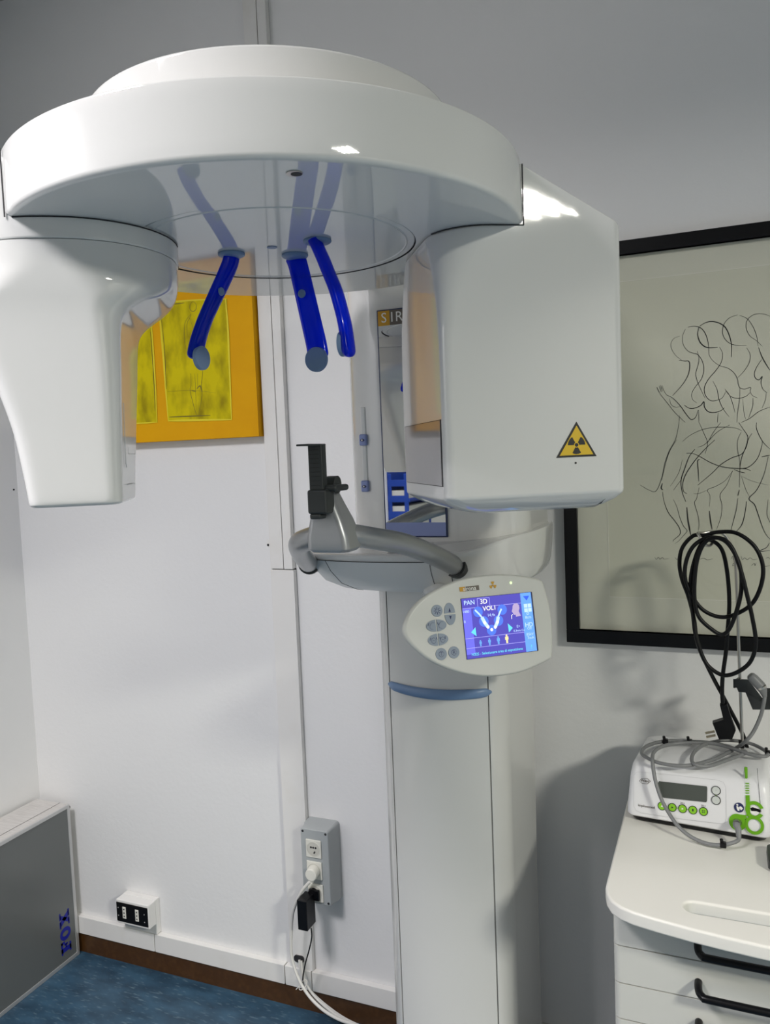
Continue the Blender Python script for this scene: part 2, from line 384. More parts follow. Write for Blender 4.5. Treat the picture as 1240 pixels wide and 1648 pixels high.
for z in (1.487, 1.581):
    k = MB(); k.box((-0.6755, -0.4035, z-0.011), (-0.6595, -0.390, z+0.012), M_BLUEGREY, 0.003, 3)
    k.disc((-0.6675, -0.4034, z), (0, -1, 0), 0.0028, 0.0006, M_NAVY, 16, u=(1, 0, 0), ru=0.0046)
    k.disc((-0.6685, -0.4039, z), (0, -1, 0), 0.0018, 0.0003, M_INKW, 12)
    k.build('slider', cg)
mr = MB(); x0, x1, z0, z1 = -0.622, -0.4945, 1.3865, 1.8325
mr.box((x0-0.0025, -0.4055, z0-0.0025), (x1+0.0025, -0.4005, z1+0.0025), M_FRAMEBLUE, 0.0008, 1)
mir = mr.build('mirror_frame', MX)
mg = MB(); mg.box((x0+0.0005, -0.4068, z0+0.027), (x1-0.0005, -0.4055, z1-0.029), M_MIRROR); mg.build('mirror', mir)
mb_ = MB(); mb_.box((x0+0.0003, -0.4075, z0), (x1-0.0003, -0.4055, z0+0.027), M_BLUEGREY, 0.0006, 1); mb_.build('mirror_foot', mir)
ms = MB(); ms.box((x0+0.0005, -0.4068, z1-0.029), (x0+0.0255, -0.4055, z1), M_GOLD); ms.box((x0+0.0255, -0.4068, z1-0.029), (x1-0.0005, -0.4055, z1), M_TAUPE)
for ch, dx in zip('SIRONA', (0.0135, 0.0305, 0.0455, 0.0655, 0.0885, 0.1105)): ms.text(ch, (x0+dx, -0.4068, z1-0.0145), (1, 0, 0), (0, 0, 1), 0.0275, M_INKW, depth=0.0004)
ms.build('maker_sign', mir)

# ---- shelf that carries the handle bar: crescent, deep in front, swept to the right
def shelf_ring(z, k, fr=0.0):
    p = [(-0.345, -0.10), (-0.339, -0.20), (-0.344, -0.29), (-0.364, -0.375), (-0.405, -0.440), (-0.465, -0.482), (-0.54, -0.501), (-0.62, -0.506), (-0.69, -0.499), (-0.745, -0.482), (-0.780, -0.452), (-0.788, -0.41), (-0.775, -0.35), (-0.74, -0.28), (-0.72, -0.20), (-0.71, -0.10)]
    q = smooth_path([V((x, y, 0)) for x, y in p], 4); c = V((-0.52, -0.22, 0)); o = []
    for a in q:
        t = min(1, max(0, (a.x+0.47)/0.13)); t = t*t*(3-2*t); kk = k*(1-0.72*t)
        lift = 0.013*t + 0.011*t*min(1, max(0, (z-1.30)/0.045))
        o.append(V((c.x+(a.x-c.x)*(1-kk*0.8), c.y+(a.y-c.y)*(1-kk), z+lift)))
    return o
b = MB()
b.loft([shelf_ring(1.274, 0.36), shelf_ring(1.280, 0.24), shelf_ring(1.297, 0.125), shelf_ring(1.325, 0.045), shelf_ring(1.347, 0.008), shelf_ring(1.3555, 0.0), shelf_ring(1.3595, 0.004), shelf_ring(1.3615, 0.016), shelf_ring(1.3625, 0.05)], M_WHITE)
sh = b.build('shelf', MX, sharp=40)
# grey fascia panel on the shelf front, following its sweep
def shelf_strip(i0, i1, m, out, zs, sub=None):
    R = []
    for z, k in zs:
        q = shelf_ring(z, k)[i0:i1]
        R.append([p + (p-V((-0.55, -0.30, z))).normalized()*out for p in q])
    vs = [p for r in R for p in r]; n = len(R[0])
    return vs, [[a*n+i, a*n+i+1, (a+1)*n+i+1, (a+1)*n+i] for a in range(len(R)-1) for i in range(n-1)]
ZS = [(1.2765, 0.29), (1.280, 0.24), (1.297, 0.125), (1.325, 0.045), (1.346, 0.0085)]
for i0, i1, nm in ((22, 35, 'fascia'), (34, 42, 'end_panel'), (20, 23, 'end_panel')):
    b = MB(); vs, fs = shelf_strip(i0, i1, None, 0.0015, ZS); b.add(vs, fs, M_GREYPANEL, True); n_ = i1-i0
    b.tube([V(p)+V((0, 0, 0.0006)) for p in vs[-n_:]], 0.0007, M_GAP, 6)
    b.tube([vs[k*n_] for k in range(len(ZS))], 0.0007, M_GAP, 6); b.build(nm, sh)
# ---- handle bar
hp = [(-0.457, -0.43, 1.331), (-0.461, -0.46, 1.336), (-0.474, -0.54, 1.366), (-0.500, -0.62, 1.396), (-0.524, -0.69, 1.413), (-0.548, -0.735, 1.424), (-0.580, -0.752, 1.427), (-0.615, -0.742, 1.419), (-0.650, -0.715, 1.408), (-0.684, -0.655, 1.390), (-0.721, -0.575, 1.365), (-0.754, -0.50, 1.345), (-0.772, -0.46, 1.336), (-0.776, -0.43, 1.331)]
b = MB(); b.tube(smooth_path(hp, 6), 0.0185, M_SILVER, 24); hb = b.build('handle_bar', MX, sharp=60)
for p, q in ((hp[1], hp[2]), (hp[-2], hp[-3])):
    d = (V(q)-V(p)).normalized(); c = MB(); c.tube([V(p)-d*0.012, V(p)+d*0.004, V(p)+d*0.006], [0.0225, 0.0225, 0.019], M_DARK, 24); c.build('collar', hb)
# ---- bite block tower on the bar
TX = 0.0165; b = MB(); R = []
for z, xl, xr, y0, y1 in ((1.4005, -0.617, -0.545, -0.777, -0.728), (1.406, -0.6215, -0.5395, -0.782, -0.723), (1.425, -0.6215, -0.541, -0.783, -0.722), (1.450, -0.617, -0.549, -0.781, -0.727), (1.475, -0.612, -0.560, -0.778, -0.733), (1.497, -0.606, -0.569, -0.775, -0.738), (1.502, -0.602, -0.573, -0.772, -0.742)):
    R.append([V((x+TX, y, z)) for x, y in rrect(xl+0.002, xr-0.007, y0, y1, 0.011, 5)])
b.loft(R, M_SILVER); tw = b.build('bite_support', MX, sharp=40)
b = MB(); b.box((TX-0.603, -0.802, 1.463), (TX-0.570, -0.771, 1.5005), M_DARK, 0.004); b.box((TX-0.603, -0.79, 1.4965), (TX-0.558, -0.742, 1.5065), M_DARK, 0.004)
b.box((TX-0.601, -0.800, 1.455), (TX-0.582, -0.777, 1.4635), M_DARK, 0.003)
b.tube([(TX-0.588, -0.755, 1.506), (TX-0.572, -0.755, 1.506)], [0.014, 0.014], M_DARK, 20); b.build('holder_block', tw)
b = MB(); b.box((TX-0.6010, -0.796, 1.4995), (TX-0.577, -0.780, 1.570), M_DARK, 0.002)
for k in range(9): b.box((TX-0.5975, -0.7968, 1.507+0.0068*k), (TX-0.5815, -0.7955, 1.5074+0.0068*k), M_BLACK)
b.box((TX-0.600, -0.834, 1.5675), (TX-0.578, -0.778, 1.5705), M_DARK, 0.0012); b.build('chin_rest', tw)

# ---- rotating head: drum with disc, dome, sensor unit, tube housing
HU = -0.004                                     # the drum runs a touch wide on the sensor side
def hood_rings(prof, n=144):
    R = []
    for r, z in prof:
        ring = []
        for i in range(n):
            a = 2*math.pi*i/n; k = r/0.349; wide = 0.012*max(0.0, -math.cos(a))**2*k*k
            ring.append(L((r+wide)*math.cos(a)*1.0, (r+wide*0.6)*math.sin(a), z))
        R.append(ring)
    return R
b = MB(); b.loft(hood_rings([(0.1992, 1.8530), (0.22, 1.8530), (0.26, 1.8530), (0.3415, 1.8530), (0.3442, 1.8535), (0.3464, 1.8549), (0.3479, 1.8571), (0.3485, 1.8600), (0.3487, 1.875), (0.3480, 1.920), (0.3475, 1.9325), (0.3465, 1.9345), (0.3445, 1.9353), (0.33, 1.9358), (0.25, 1.9362)]), M_WHITE, cap0=False)
b.loft(hood_rings([(0.1992, 1.8530), (0.1992, 1.8580)]), M_GAP, cap0=False)
hd = b.build('rotating_hood', MX, sharp=35)
b = MB(); b.lathe((AX, AY, 0), [(0.02, 1.8540), (0.184, 1.8540), (0.1850, 1.8536), (0.1860, 1.8530), (0.1870, 1.8536), (0.1880, 1.8540), (0.1965, 1.8540), (0.1978, 1.8546), (0.1978, 1.8580)], M_WHITE, 128); b.build('centre_disc', hd, sharp=20)
b = MB()
o_ = onZ(474, 279, 1.8526); b.disc(o_, (0, 0, -1), 0.009, 0.0008, M_CHROME, 24); b.disc(o_+V((0.002, 0.001, -0.0005)), (0, 0, -1), 0.0062, 0.0006, M_GAP, 24); b.build('sensor_eye', hd); b = MB()
for q in ((438, 398), ): b.disc(onZ(*q, 1.8538), (0, 0, -1), 0.0075, 0.0006, M_PAD, 24)
b.build('centre_cap', hd)
b = MB(); b.lathe((AX, AY, 0), [(0.2545, 1.93), (0.2535, 1.96), (0.2520, 2.0085), (0.2512, 2.0110), (0.2495, 2.0125), (0.2470, 2.0130), (0.22, 2.0132), (0.05, 2.0135)], M_WHITE, 96)
dm = b.build('bearing_dome', MX, sharp=35)
b = MB(); b.box((-0.70, -0.86, 1.938), (-0.42, -0.20, 1.995), M_WHITE, 0.02); b.build('support_arm', MX)

# sensor unit: round collar, tapering to a narrow blade
b = MB()
b.loft([[L(u, v, z) for u, v in rrect(-0.283-r, -0.283+r, -r, r, r*0.96, 12)] for z, r in ((1.8275, 0.1375), (1.8275, 0.141), (1.830, 0.1425), (1.856, 0.1425), (1.915, 0.1425), (1.925, 0.139), (1.928, 0.13))], M_WHITE)
sn = b.build('sensor_unit', MX, sharp=40)
b = MB(); R = []
for z, ui, uo, vf, vb, r in ((1.8268, -0.1435, -0.4225, 0.1395, -0.1395, 0.130), (1.812, -0.1425, -0.421, 0.139, -0.139, 0.126), (1.797, -0.145, -0.418, 0.138, -0.138, 0.115), (1.783, -0.152, -0.414, 0.137, -0.136, 0.095), (1.771, -0.166, -0.410, 0.136, -0.134, 0.075), (1.761, -0.184, -0.406, 0.135, -0.130, 0.055), (1.751, -0.199, -0.402, 0.134, -0.126, 0.042), (1.738, -0.2085, -0.396, 0.133, -0.118, 0.034), (1.715, -0.212, -0.387, 0.132, -0.106, 0.028), (1.67, -0.2135, -0.369, 0.131, -0.088, 0.024), (1.60, -0.2165, -0.348, 0.130, -0.062, 0.021), (1.54, -0.219, -0.338, 0.130, -0.040, 0.019), (1.508, -0.220, -0.334, 0.130, -0.030, 0.018), (1.5025, -0.2215, -0.3325, 0.128, -0.028, 0.017), (1.5005, -0.225, -0.329, 0.1245, -0.025, 0.014)):
    R.append([L(u, v, z) for u, v in rrect(uo, ui, vb, vf, r, 14)])
cols_ = [smooth_path([R[i][k] for i in range(len(R))], 4) for k in range(len(R[0]))]
R = [[c_[i] for c_ in cols_] for i in range(len(cols_[0]))]
fine_ = []
for ring_ in R:                                   # even spacing round the outline, so the gloss stays smooth
    per = [0.0]
    for k in range(len(ring_)): per.append(per[-1]+(ring_[(k+1) % len(ring_)]-ring_[k]).length)
    o2, j = [], 0; M_ = 120
    for q in range(M_):
        t = per[-1]*q/M_
        while per[j+1] < t: j += 1
        f_ = (t-per[j])/max(1e-9, per[j+1]-per[j]); o2.append(ring_[j].lerp(ring_[(j+1) % len(ring_)], f_))
    fine_.append(o2)
b.loft(fine_, M_WHITE); b.build('sensor_casing', sn, sharp=60, weighted=False)
b = MB(); b.loft([[L(u, v, z) for u, v in rrect(-0.283-.1365, -0.283+.1365, -.1365, .1365, .128, 12)] for z in (1.8255, 1.829)], M_GAP); b.build('joint', sn)
b = MB(); b.tube([L(u, v, 1.8522) for u, v in [q for q in rrect(-0.283-.1429, -0.283+.1429, -.1429, .1429, .1429*.96, 12)[::-1] if q[1] > 0.0 and q[0] > -0.332]], 0.0009, M_GAP, 8); b.tube([L(-0.3325, 0.1372, z) for z in (1.8525, 1.90, 1.933)], 0.0009, M_GAP, 8); b.build('joint', sn)
b = MB()   # hairline service joint on the inner face of the sensor
q = [L(-0.2137-0.0001*i, 0.085-0.055*i/10 if i < 9 else 0.036, 1.665-0.0115*i) for i in range(11)]
b.tube([p+UD*0.0012 for p in [L(-0.215, 0.10, 1.63), L(-0.217, 0.093, 1.585), L(-0.2185, 0.086, 1.552), L(-0.2187, 0.078, 1.547)]], 0.0005, M_LINE, 6)
b.tube([p+UD*0.0012 for p in [L(-0.2187, 0.085, 1.524), L(-0.2187, 0.0, 1.524)]], 0.0004, M_LINE, 6)
b.tube([p+UD*0.0008 for p in [L(-0.2187, -0.02, 1.60), L(-0.2187, 0.05, 1.60), L(-0.2187, 0.05, 1.565), L(-0.2187, -0.02, 1.565), L(-0.2187, -0.02, 1.60)]], 0.0004, M_LINE, 6)
b.build('hairline_joint', sn)

# tube housing
def slope(u): return 1.8535 if u < 0.30 else (1.932 if u < 0.3225 else 1.9342-(u-0.3225)*(0.0775/0.1435))
HV = -0.0075
def halfline(u0, u1, hv, ri, ro, n=9):           # front half of the outline, inner end to outer end
    q = [(u0+ri-ri*math.cos(math.radians(90*k/n)), HV+hv-ri+ri*math.sin(math.radians(90*k/n))) for k in range(n+1)]
    q += [(u, HV+hv) for u in (0.2995, 0.3005, 0.311, 0.3220, 0.3230, 0.345, 0.37, 0.395, 0.42, 0.44)]
    q += [(u1-ro+ro*math.sin(math.radians(90*k/n)), HV+hv-ro+ro*math.cos(math.radians(90*k/n))) for k in range(n+1)]
    return q
def hring(z, k, ri, ro, cap=None):
    q = halfline(0.204+k, 0.469-k*0.6, 0.1375-k*0.85, ri, ro); q = q + [(u, 2*HV-v) for u, v in q[::-1]]
    return [L(u, v, slope(u)-cap if cap is not None else z) for u, v in q]
b = MB()
rings = [hring(1.4595, 0.070, 0.022, 0.016), hring(1.4615, 0.052, 0.026, 0.016), hring(1.4665, 0.030, 0.027, 0.016), hring(1.4755, 0.0115, 0.027, 0.016), hring(1.4825, 0.0022, 0.020, 0.016), hring(1.4855, 0.0003, 0.018, 0.016), hring(1.489, 0.0, 0.016, 0.015), hring(1.60, 0.0, 0.014, 0.015), hring(1.70, 0.0, 0.016, 0.015), hring(1.75, 0.0, 0.024, 0.015), hring(1.785, 0.0, 0.037, 0.015), hring(1.815, 0.0, 0.052, 0.015), hring(1.838, 0.0, 0.066, 0.015), hring(1.850, 0.0, 0.076, 0.015),
         hring(0, 0.0, 0.076, 0.015, 0.0030), hring(0, 0.0008, 0.076, 0.015, 0.0012), hring(0, 0.0030, 0.075, 0.014, 0.0)]
b.loft(rings, M_WHITE, cap1=False)
top = rings[-1]; m_ = len(top)//2
b.add(top, [[i, i+1, 2*m_-2-i, 2*m_-1-i] for i in range(m_-1)], M_WHITE)
hs = b.build('tube_housing', MX, sharp=40)
# dark joint where the drum meets the housing
b = MB(); jr = [(u, v) for u, v in halfline(0.2035, 0.469, 0.138, 0.0755, 0.015) if u < 0.3235]
jr = jr[2:] + [(0.3245, HV+0.138)]
b.tube([L(u, v, 1.8522) for u, v in jr], 0.0009, M_GAP, 8); b.tube([L(0.3245, HV+0.1378, z) for z in (1.8522, 1.90, 1.933)], 0.0009, M_GAP, 8); b.build('joint', hs)
# smoked window on the inner face
wv0, wv1, wz0, wz1 = -0.093, 0.1125, 1.5035, 1.594
b = MB(); b.loft([[L(0.2032, v, z) for v, z in ((wv0-0.03, wz0-0.001), (wv1+0.002, wz0-0.001), (wv1+0.002, wz1+0.001), (wv0-0.03, wz1+0.001))], [L(0.2042, v, z) for v, z in ((wv0-0.03, wz0-0.001), (wv1+0.002, wz0-0.001), (wv1+0.002, wz1+0.001), (wv0-0.03, wz1+0.001))]], M_GAP, smooth=False)
b.loft([[L(u, v, z) for v, z in ((wv0-0.03, wz0), (wv1, wz0), (wv1, wz1), (wv0-0.03, wz1))] for u in (0.2026, 0.2036)], M_SMOKE, smooth=False)
b.build('beam_window', hs, label='smoked grey beam window')
# radiation warning sign on the front face
HP = Plane(L(0.35, 0.130, 1.6), UD, (0, 0, 1))
b = MB(); tri = [HP.at(928, 678.5, 0.0004), HP.at(960.5, 734, 0.0004), HP.at(895.5, 737, 0.0004)]; c = sum(tri, V((0, 0, 0)))/3
b.prism([p-HP.n*0.0004 for p in tri], HP.n*0.0006, M_INKB); b.prism([c+(p-c)*0.83 for p in tri], HP.n*0.0006, M_YELLOW)
def trefoil(b, c, r, u, R, m, mbg=None, seg=7, gap=0.30, rot=0.0):
    n = R.cross(u)
    for k in range(3):
        a0 = math.radians(-90+120*k)+rot; pts = []
        for i in range(seg): a = a0-math.radians(30)+math.radians(60)*i/(seg-1); pts.append(c+(R*math.cos(a)+u*math.sin(a))*r)
        for i in range(seg): a = a0+math.radians(30)-math.radians(60)*i/(seg-1); pts.append(c+(R*math.cos(a)+u*math.sin(a))*r*gap)
        b.prism(pts, n*0.0004, m)
    b.disc(c, n, r*0.2, 0.0004, m, 16)
trefoil(b, HP.at(928, 716, 0.0009), 0.0128, HP.u, HP.r, M_INKB)
b.build('radiation_sign', hs, label='black and yellow radiation warning triangle')
b = MB(); b.disc(HP.at(927, 745, 0.0), HP.n, 0.0016, 0.0004, M_INKB, 12); b.build('pin_hole', hs)

# ---- three translucent blue head supports with pads
def support(base, pts, nrm, pad_c, pad_r, dots, wide=0.0172, thick=0.0088):
    path = smooth_path(pts, 6); N = len(path); nrm = V(nrm).normalized()
    b = MB(); rr = []
    for i in range(N):
        s = i/(N-1); e = max(0.0, (i-(N-1)+6)/6); rr.append(wide*(0.93+0.10*s)*max(0.2, math.sqrt(max(0, 1-e*e))))
    b.tube(path, rr, M_BLUE, 20, flat=thick/wide, nrm=nrm)
    o = b.build('temple_support', MX, sharp=60)
    c = MB(); c.lathe((base[0], base[1], 0), [(0.0195, 1.8540), (0.0200, 1.8520), (0.0190, 1.8503), (0.0165, 1.8490), (0.012, 1.8480)], M_PAD, 28); c.build('collar', o)
    p = MB(); p.disc(V(pad_c)+nrm*0.002, nrm, pad_r, 0.0065, M_PAD, 32, bev=0.002); p.build('pad', o)
    if dots: d = MB(); d.disc(V(dots)+nrm*0.0070, nrm, 0.0062, 0.003, M_PAD, 20, bev=0.001); d.build('button', o)
    return o
def apx(pts): return [onY(x, y, Y) for x, y, Y in pts]
pL = apx([(374, 408, -0.858), (371, 423, -0.860), (362, 445, -0.862), (350, 471, -0.862), (338, 497, -0.860), (329, 518, -0.857), (320, 545, -0.853), (315, 568, -0.851)])
pL.append(pL[-1]+V((-0.001, 0, -0.010))); b0 = onZ(373, 412, 1.85)
support(b0, pL, (1, -0.02, 0), onY(316, 577, -0.851)+V((0.005, 0, 0)), 0.0185, onY(349, 470, -0.868))
pM = apx([(474, 412, -0.795), (479, 424, -0.796), (485, 448, -0.798), (491, 474, -0.800), (497, 500, -0.800), (503, 526, -0.800), (509, 552, -0.800), (512, 570, -0.800)])
pM.append(pM[-1]+V((0.001, 0, -0.009))); b0 = onZ(475, 414, 1.85)
support(b0, pM, (-0.05, -1, 0), onY(512, 579, -0.806), 0.0185, onY(490.5, 474, -0.806))
pR = apx([(506, 386, -0.872), (512, 398, -0.870), (521, 418, -0.868), (529, 438, -0.866), (540, 465, -0.864), (548, 492, -0.862), (555, 520, -0.861), (559, 545, -0.860), (561, 562, -0.860)])
pR.append(pR[-1]+V((0.0008, 0, -0.011))); b0 = onZ(511, 391, 1.85)
support(b0, pR, (-1, -0.1, 0), onY(559, 553, -0.861)+V((-0.002, 0, 0)), 0.0175, None)
# ---- control panel on a swivel bracket
PC = onY(804, 1006, -0.515)
PP = Plane(PC, (0.742, 0.67, -0.008), (-0.112, 0.134, 0.965))
cx_, cy_, cs_ = 640.0, 910.0, 260/1240
def pk(x, y): return (cx_+x*cs_, cy_+y*cs_)
out_px = [(46, 510), (58, 430), (108, 335), (200, 245), (330, 167), (480, 108), (640, 78), (800, 67), (950, 76), (1060, 95), (1105, 112), (1122, 128), (1152, 220), (1180, 340), (1196, 480), (1198, 600), (1192, 700), (1180, 720), (1080, 770), (950, 822), (800, 849), (650, 854), (500, 830), (360, 785), (240, 725), (150, 655), (82, 585)]
front = [PP.at(*pk(*p)) for p in out_px]
sm = []
for i, p in enumerate(front): sm.append(p)
ctr = sum(front, V((0, 0, 0)))/len(front)
def outline(k): return [ctr+(p-ctr)*k for p in front]
fine = smooth_path(front, 4, closed=True)
def fr(k, off): return [ctr+(p-ctr)*k+PP.n*off for p in fine]
b = MB(); b.loft([fr(0.80, -0.024), fr(0.93, -0.022), fr(0.985, -0.013), fr(1.0, -0.007), fr(0.995, -0.003), fr(0.975, -0.0005), fr(0.955, 0.0), fr(0.94, -0.0003)], M_PANEL)
cp = b.build('control_panel', MX, sharp=45)
b = MB(); bb = ctr-PP.n*0.022
b.tube([bb+PP.r*(-0.05)+PP.u*0.03, bb+PP.r*(-0.055)-PP.n*0.03+PP.u*0.04, V((-0.53, -0.40, 1.285)), V((-0.53, -0.36, 1.30))], [0.02, 0.022, 0.026, 0.028], M_WHITE, 20); b.build('swivel_bracket', MX, sharp=50)
# screen: lit display with its picture
E_BG = emis('screen violet', (0.075, 0.066, 0.36), 1.0); E_BG2 = emis('screen violet light', (0.13, 0.13, 0.62), 1.0); E_SIDE = emis('screen side blue', (0.12, 0.29, 0.72), 1.0)
E_LT = emis('screen pale blue', (0.42, 0.58, 0.86), 1.0); E_W = emis('screen white', (0.72, 0.72, 0.66), 1.0); E_BALL = emis('screen ball blue', (0.075, 0.16, 0.66), 1.0)
E_CY = emis('screen cyan', (0.12, 0.55, 0.66), 1.0); E_FIG = emis('screen figure blue', (0.12, 0.30, 0.62), 1.0); E_FIGY = emis('screen figure yellow', (0.72, 0.60, 0.30), 1.0); E_SKIN = emis('screen grey pink', (0.36, 0.29, 0.46), 1.0); E_LINE = emis('screen line', (0.36, 0.35, 0.78), 1.0)
c4 = [(488, 258), (1028, 205), (1078, 652), (535, 720)]
S4 = [PP.at(*pk(*p)) for p in c4]
def scr(a, bb_, off=0.0016):          # a 0..1 left to right, bb_ 0..1 top to bottom of the display
    t = S4[0].lerp(S4[1], a); q = S4[3].lerp(S4[2], a); return t.lerp(q, bb_) + PP.n*off
SR = (S4[1]-S4[0]).normalized(); SU = (S4[0]-S4[3]).normalized(); SWD = (S4[1]-S4[0]).length; SHT = (S4[0]-S4[3]).length
b = MB(); b.prism([p-PP.n*0.002 for p in [ctr_+(p-ctr_)*1.012 for ctr_ in [sum(S4, V((0, 0, 0)))/4] for p in S4]], PP.n*0.003, M_NAVY)
def sq(m, a0, b0, a1, b1, off): b.add([scr(a0, b0, off), scr(a1, b0, off), scr(a1, b1, off), scr(a0, b1, off)], [[0, 1, 2, 3]], m)
sq(E_BG, 0, 0, 0.83, 1, 0.0012); sq(E_SIDE, 0.83, 0, 0.985, 1, 0.0012)
for i in range(5): sq(E_BG2, 0.0, 0.17+0.001, 0.12-0.02*i, 0.93, 0.00125+0.00001*i)
screen = b.build('screen', cp, label='lit violet touch screen')
b = MB()
def ln(a0, b0, a1, b1, m=None, wd=0.0007): b.ribbon([scr(a0, b0), scr(a1, b1)], wd, PP.n, m or E_LINE)
for q in ((0, .165, .215, .165), (.215, .165, .215, .02), (.215, .02, .385, .02), (.385, .02, .385, .165), (.385, .165, .83, .165), (0, .665, .83, .665), (0, .827, .83, .827)): ln(*q)
for a in (.31, .59): pass
def ball(a, bb_, r, m, off=0.0017, k=1.0): b.disc(scr(a, bb_, off), PP.n, r*SWD, 0.0001, m, 24)
for a, q in ((.21, .24), (.277, .41), (.372, .567), (.483, .42), (.55, .245)): ball(a, q, .066, E_BALL)
arch = [(.17, .205), (.225, .285), (.255, .34), (.285, .43), (.325, .51), (.372, .56), (.425, .525), (.462, .445), (.482, .36), (.505, .30), (.54, .23)]
b.ribbon([scr(x, y, 0.0021) for x, y in arch[:3]], .022*SWD, PP.n, E_LT); b.ribbon([scr(x, y, 0.0021) for x, y in arch[-3:]], .022*SWD, PP.n, E_LT)
b.ribbon([scr(x, y, 0.0022) for x, y in arch[2:5]], .045*SWD, PP.n, E_LT); b.ribbon([scr(x, y, 0.0022) for x, y in arch[-5:-2]], .045*SWD, PP.n, E_LT)
for x, y in arch[3:8]: b.disc(scr(x, y, 0.0023), PP.n, .020*SWD, .0001, E_W, 14)
b.add([scr(x, y, 0.0022) for x, y in ((.085, .567), (.15, .49), (.155, .64))], [[0, 1, 2]], E_CY); b.add([scr(x, y, 0.0022) for x, y in ((.67, .57), (.605, .485), (.61, .64))], [[0, 1, 2]], E_CY)
for a, h, m in ((.20, .105, E_FIG), (.325, .12, E_FIG), (.45, .133, E_FIG), (.57, .146, E_FIGY)):
    t = .815-h; b.disc(scr(a, t+h*.12, 0.0022), PP.n, .012*SWD*h/.13, .0001, m, 12)
    w_ = .021*h/.13
    b.add([scr(x, y, 0.0022) for x, y in ((a-w_, t+h*.24), (a+w_, t+h*.24), (a+w_, t+h*.60), (a+w_*.6, t+h*.60), (a+w_*.55, t+h), (a-w_*.55, t+h), (a-w_*.6, t+h*.60), (a-w_, t+h*.60))], [[0, 1, 2, 3, 4, 5, 6, 7]], m)
hd_ = [(.715, .36), (.70, .33), (.715, .29), (.722, .24), (.745, .205), (.785, .20), (.812, .235), (.815, .29), (.80, .34), (.825, .42), (.755, .43), (.75, .395), (.725, .395)]
hd_ = [(x-.02, y-.04) for x, y in hd_]
b.add([scr(x, y, 0.0022) for x, y in hd_], [list(range(len(hd_)))], E_SKIN); b.ribbon([scr(x, y, 0.0023) for x, y in ((.690, .345), (.672, .36), (.670, .42))], .0012, PP.n, E_W)
b.add([scr(x, y, 0.0022) for x, y in ((.865, .055), (.955, .055), (.91, .135))], [[0, 1, 2]], emis('screen deep blue', (0.04, 0.10, 0.62), 1.0))
for x in (.862, .918):
    for y in (.19, .265): b.add([scr(p, q, 0.0022) for p, q in ((x, y), (x+.05, y), (x+.05, y+.065), (x, y+.065))], [[0, 1, 2, 3]], E_LT)
b.build('screen_icon', cp)
def tx(s_, a, bb_, h, m, bold=0.0):
    b = MB(); b.text(s_, scr(a, bb_, 0.0024), SR, SU, h*SHT/0.72, m, bold=bold); b.build('screen_text', cp)
tx('PAN', .10, .075, .075, E_LT, .00012); tx('3D', .30, .08, .08, E_W, .00018); tx('VOL1', .372, .20, .075, E_W, .00018); tx('14,4s', .385, .315, .05, E_LT)
tx('1480', .040, .22, .045, E_LT); tx('0', .012, .385, .045, E_LT)
tx('N325 - Selezionare area di esposizione', .42, .935, .044, E_CY, .00008)
tx('Ø', .905, .36, .05, E_LT); tx('8cm', .905, .42, .05, E_LT); tx('HD', .905, .55, .075, E_LT, .0001); tx('Off', .905, .61, .045, E_LT); tx('85kV', .905, .71, .048, E_LT); tx('7mA', .91, .77, .048, E_LT); tx('?', .905, .925, .07, E_CY)
tx('0,3mm Cu', .755, .625, .036, E_LT); tx('E+', .75, .555, .045, E_LT)
# logo, trefoil, lamp
b = MB(); q4 = [(474, 168), (624, 152), (628, 188), (480, 202)]; Q = [PP.at(*pk(*p), 0.0003) for p in q4]; k_ = 0.27
b.prism([Q[0], Q[0].lerp(Q[1], k_), Q[3].lerp(Q[2], k_), Q[3]], PP.n*0.0004, M_GOLD); b.prism([Q[0].lerp(Q[1], k_), Q[1], Q[2], Q[3].lerp(Q[2], k_)], PP.n*0.0004, M_TAUPE)
b.text('sirona', (Q[0]+Q[1]+Q[2]+Q[3])/4+PP.n*0.0006, SR, SU, 0.0105, M_INKW, bold=0.0001); b.build('maker_badge', cp)
b = MB(); trefoil(b, PP.at(*pk(732, 152), 0.0003), 0.0068, SU, SR, M_GOLD, rot=math.pi); b.build('trefoil_mark', cp)
b = MB(); b.disc(PP.at(*pk(871, 133)), PP.n, 0.0024, 0.001, emis('pilot lamp glow', (0.65, 0.9, 0.45), 0.9), 16, bev=0.0004); b.build('pilot_lamp', cp)
# ten keys, each with its own mark
def key_round(px, py, r=9.0):
    k = MB(); c = PP.at(*pk(px, py)); k.disc(c, PP.n, 0.0104, 0.0012, M_KEY, 28, bev=0.0004, ru=0.0104, u=SR); return k, c+PP.n*0.0013
def key_half(cx, cy, rx, ry, side):            # half ellipse key; side = 'l','r','t','b'
    k = MB(); c = PP.at(*pk(cx, cy)); pts = []
    a0 = {'l': 90, 'r': -90, 't': 0, 'b': 180}[side]; g_ = {'l': (-.0011, 0), 'r': (.0011, 0), 't': (0, .0011), 'b': (0, -.0011)}[side]
    for i in range(17): a = math.radians(a0+180*i/16); pts.append(c+SR*(rx*math.cos(a)+g_[0])+SU*(ry*math.sin(a)+g_[1]))
    k.prism(pts, PP.n*0.0011, M_KEY); return k, c+PP.n*0.0013, c
def mark(k, pts, wd=0.0007, n=4): k.ribbon(smooth_path([p+PP.n*0.0001 for p in pts], n), wd, PP.n, M_NAVY)
k, c = key_round(303, 348)
for i in range(8): a = math.pi/4*i; d = SR*math.cos(a)+SU*math.sin(a); k.ribbon([c+d*0.002, c+d*0.0065], 0.0011, PP.n, M_NAVY)
k.build('key', cp)
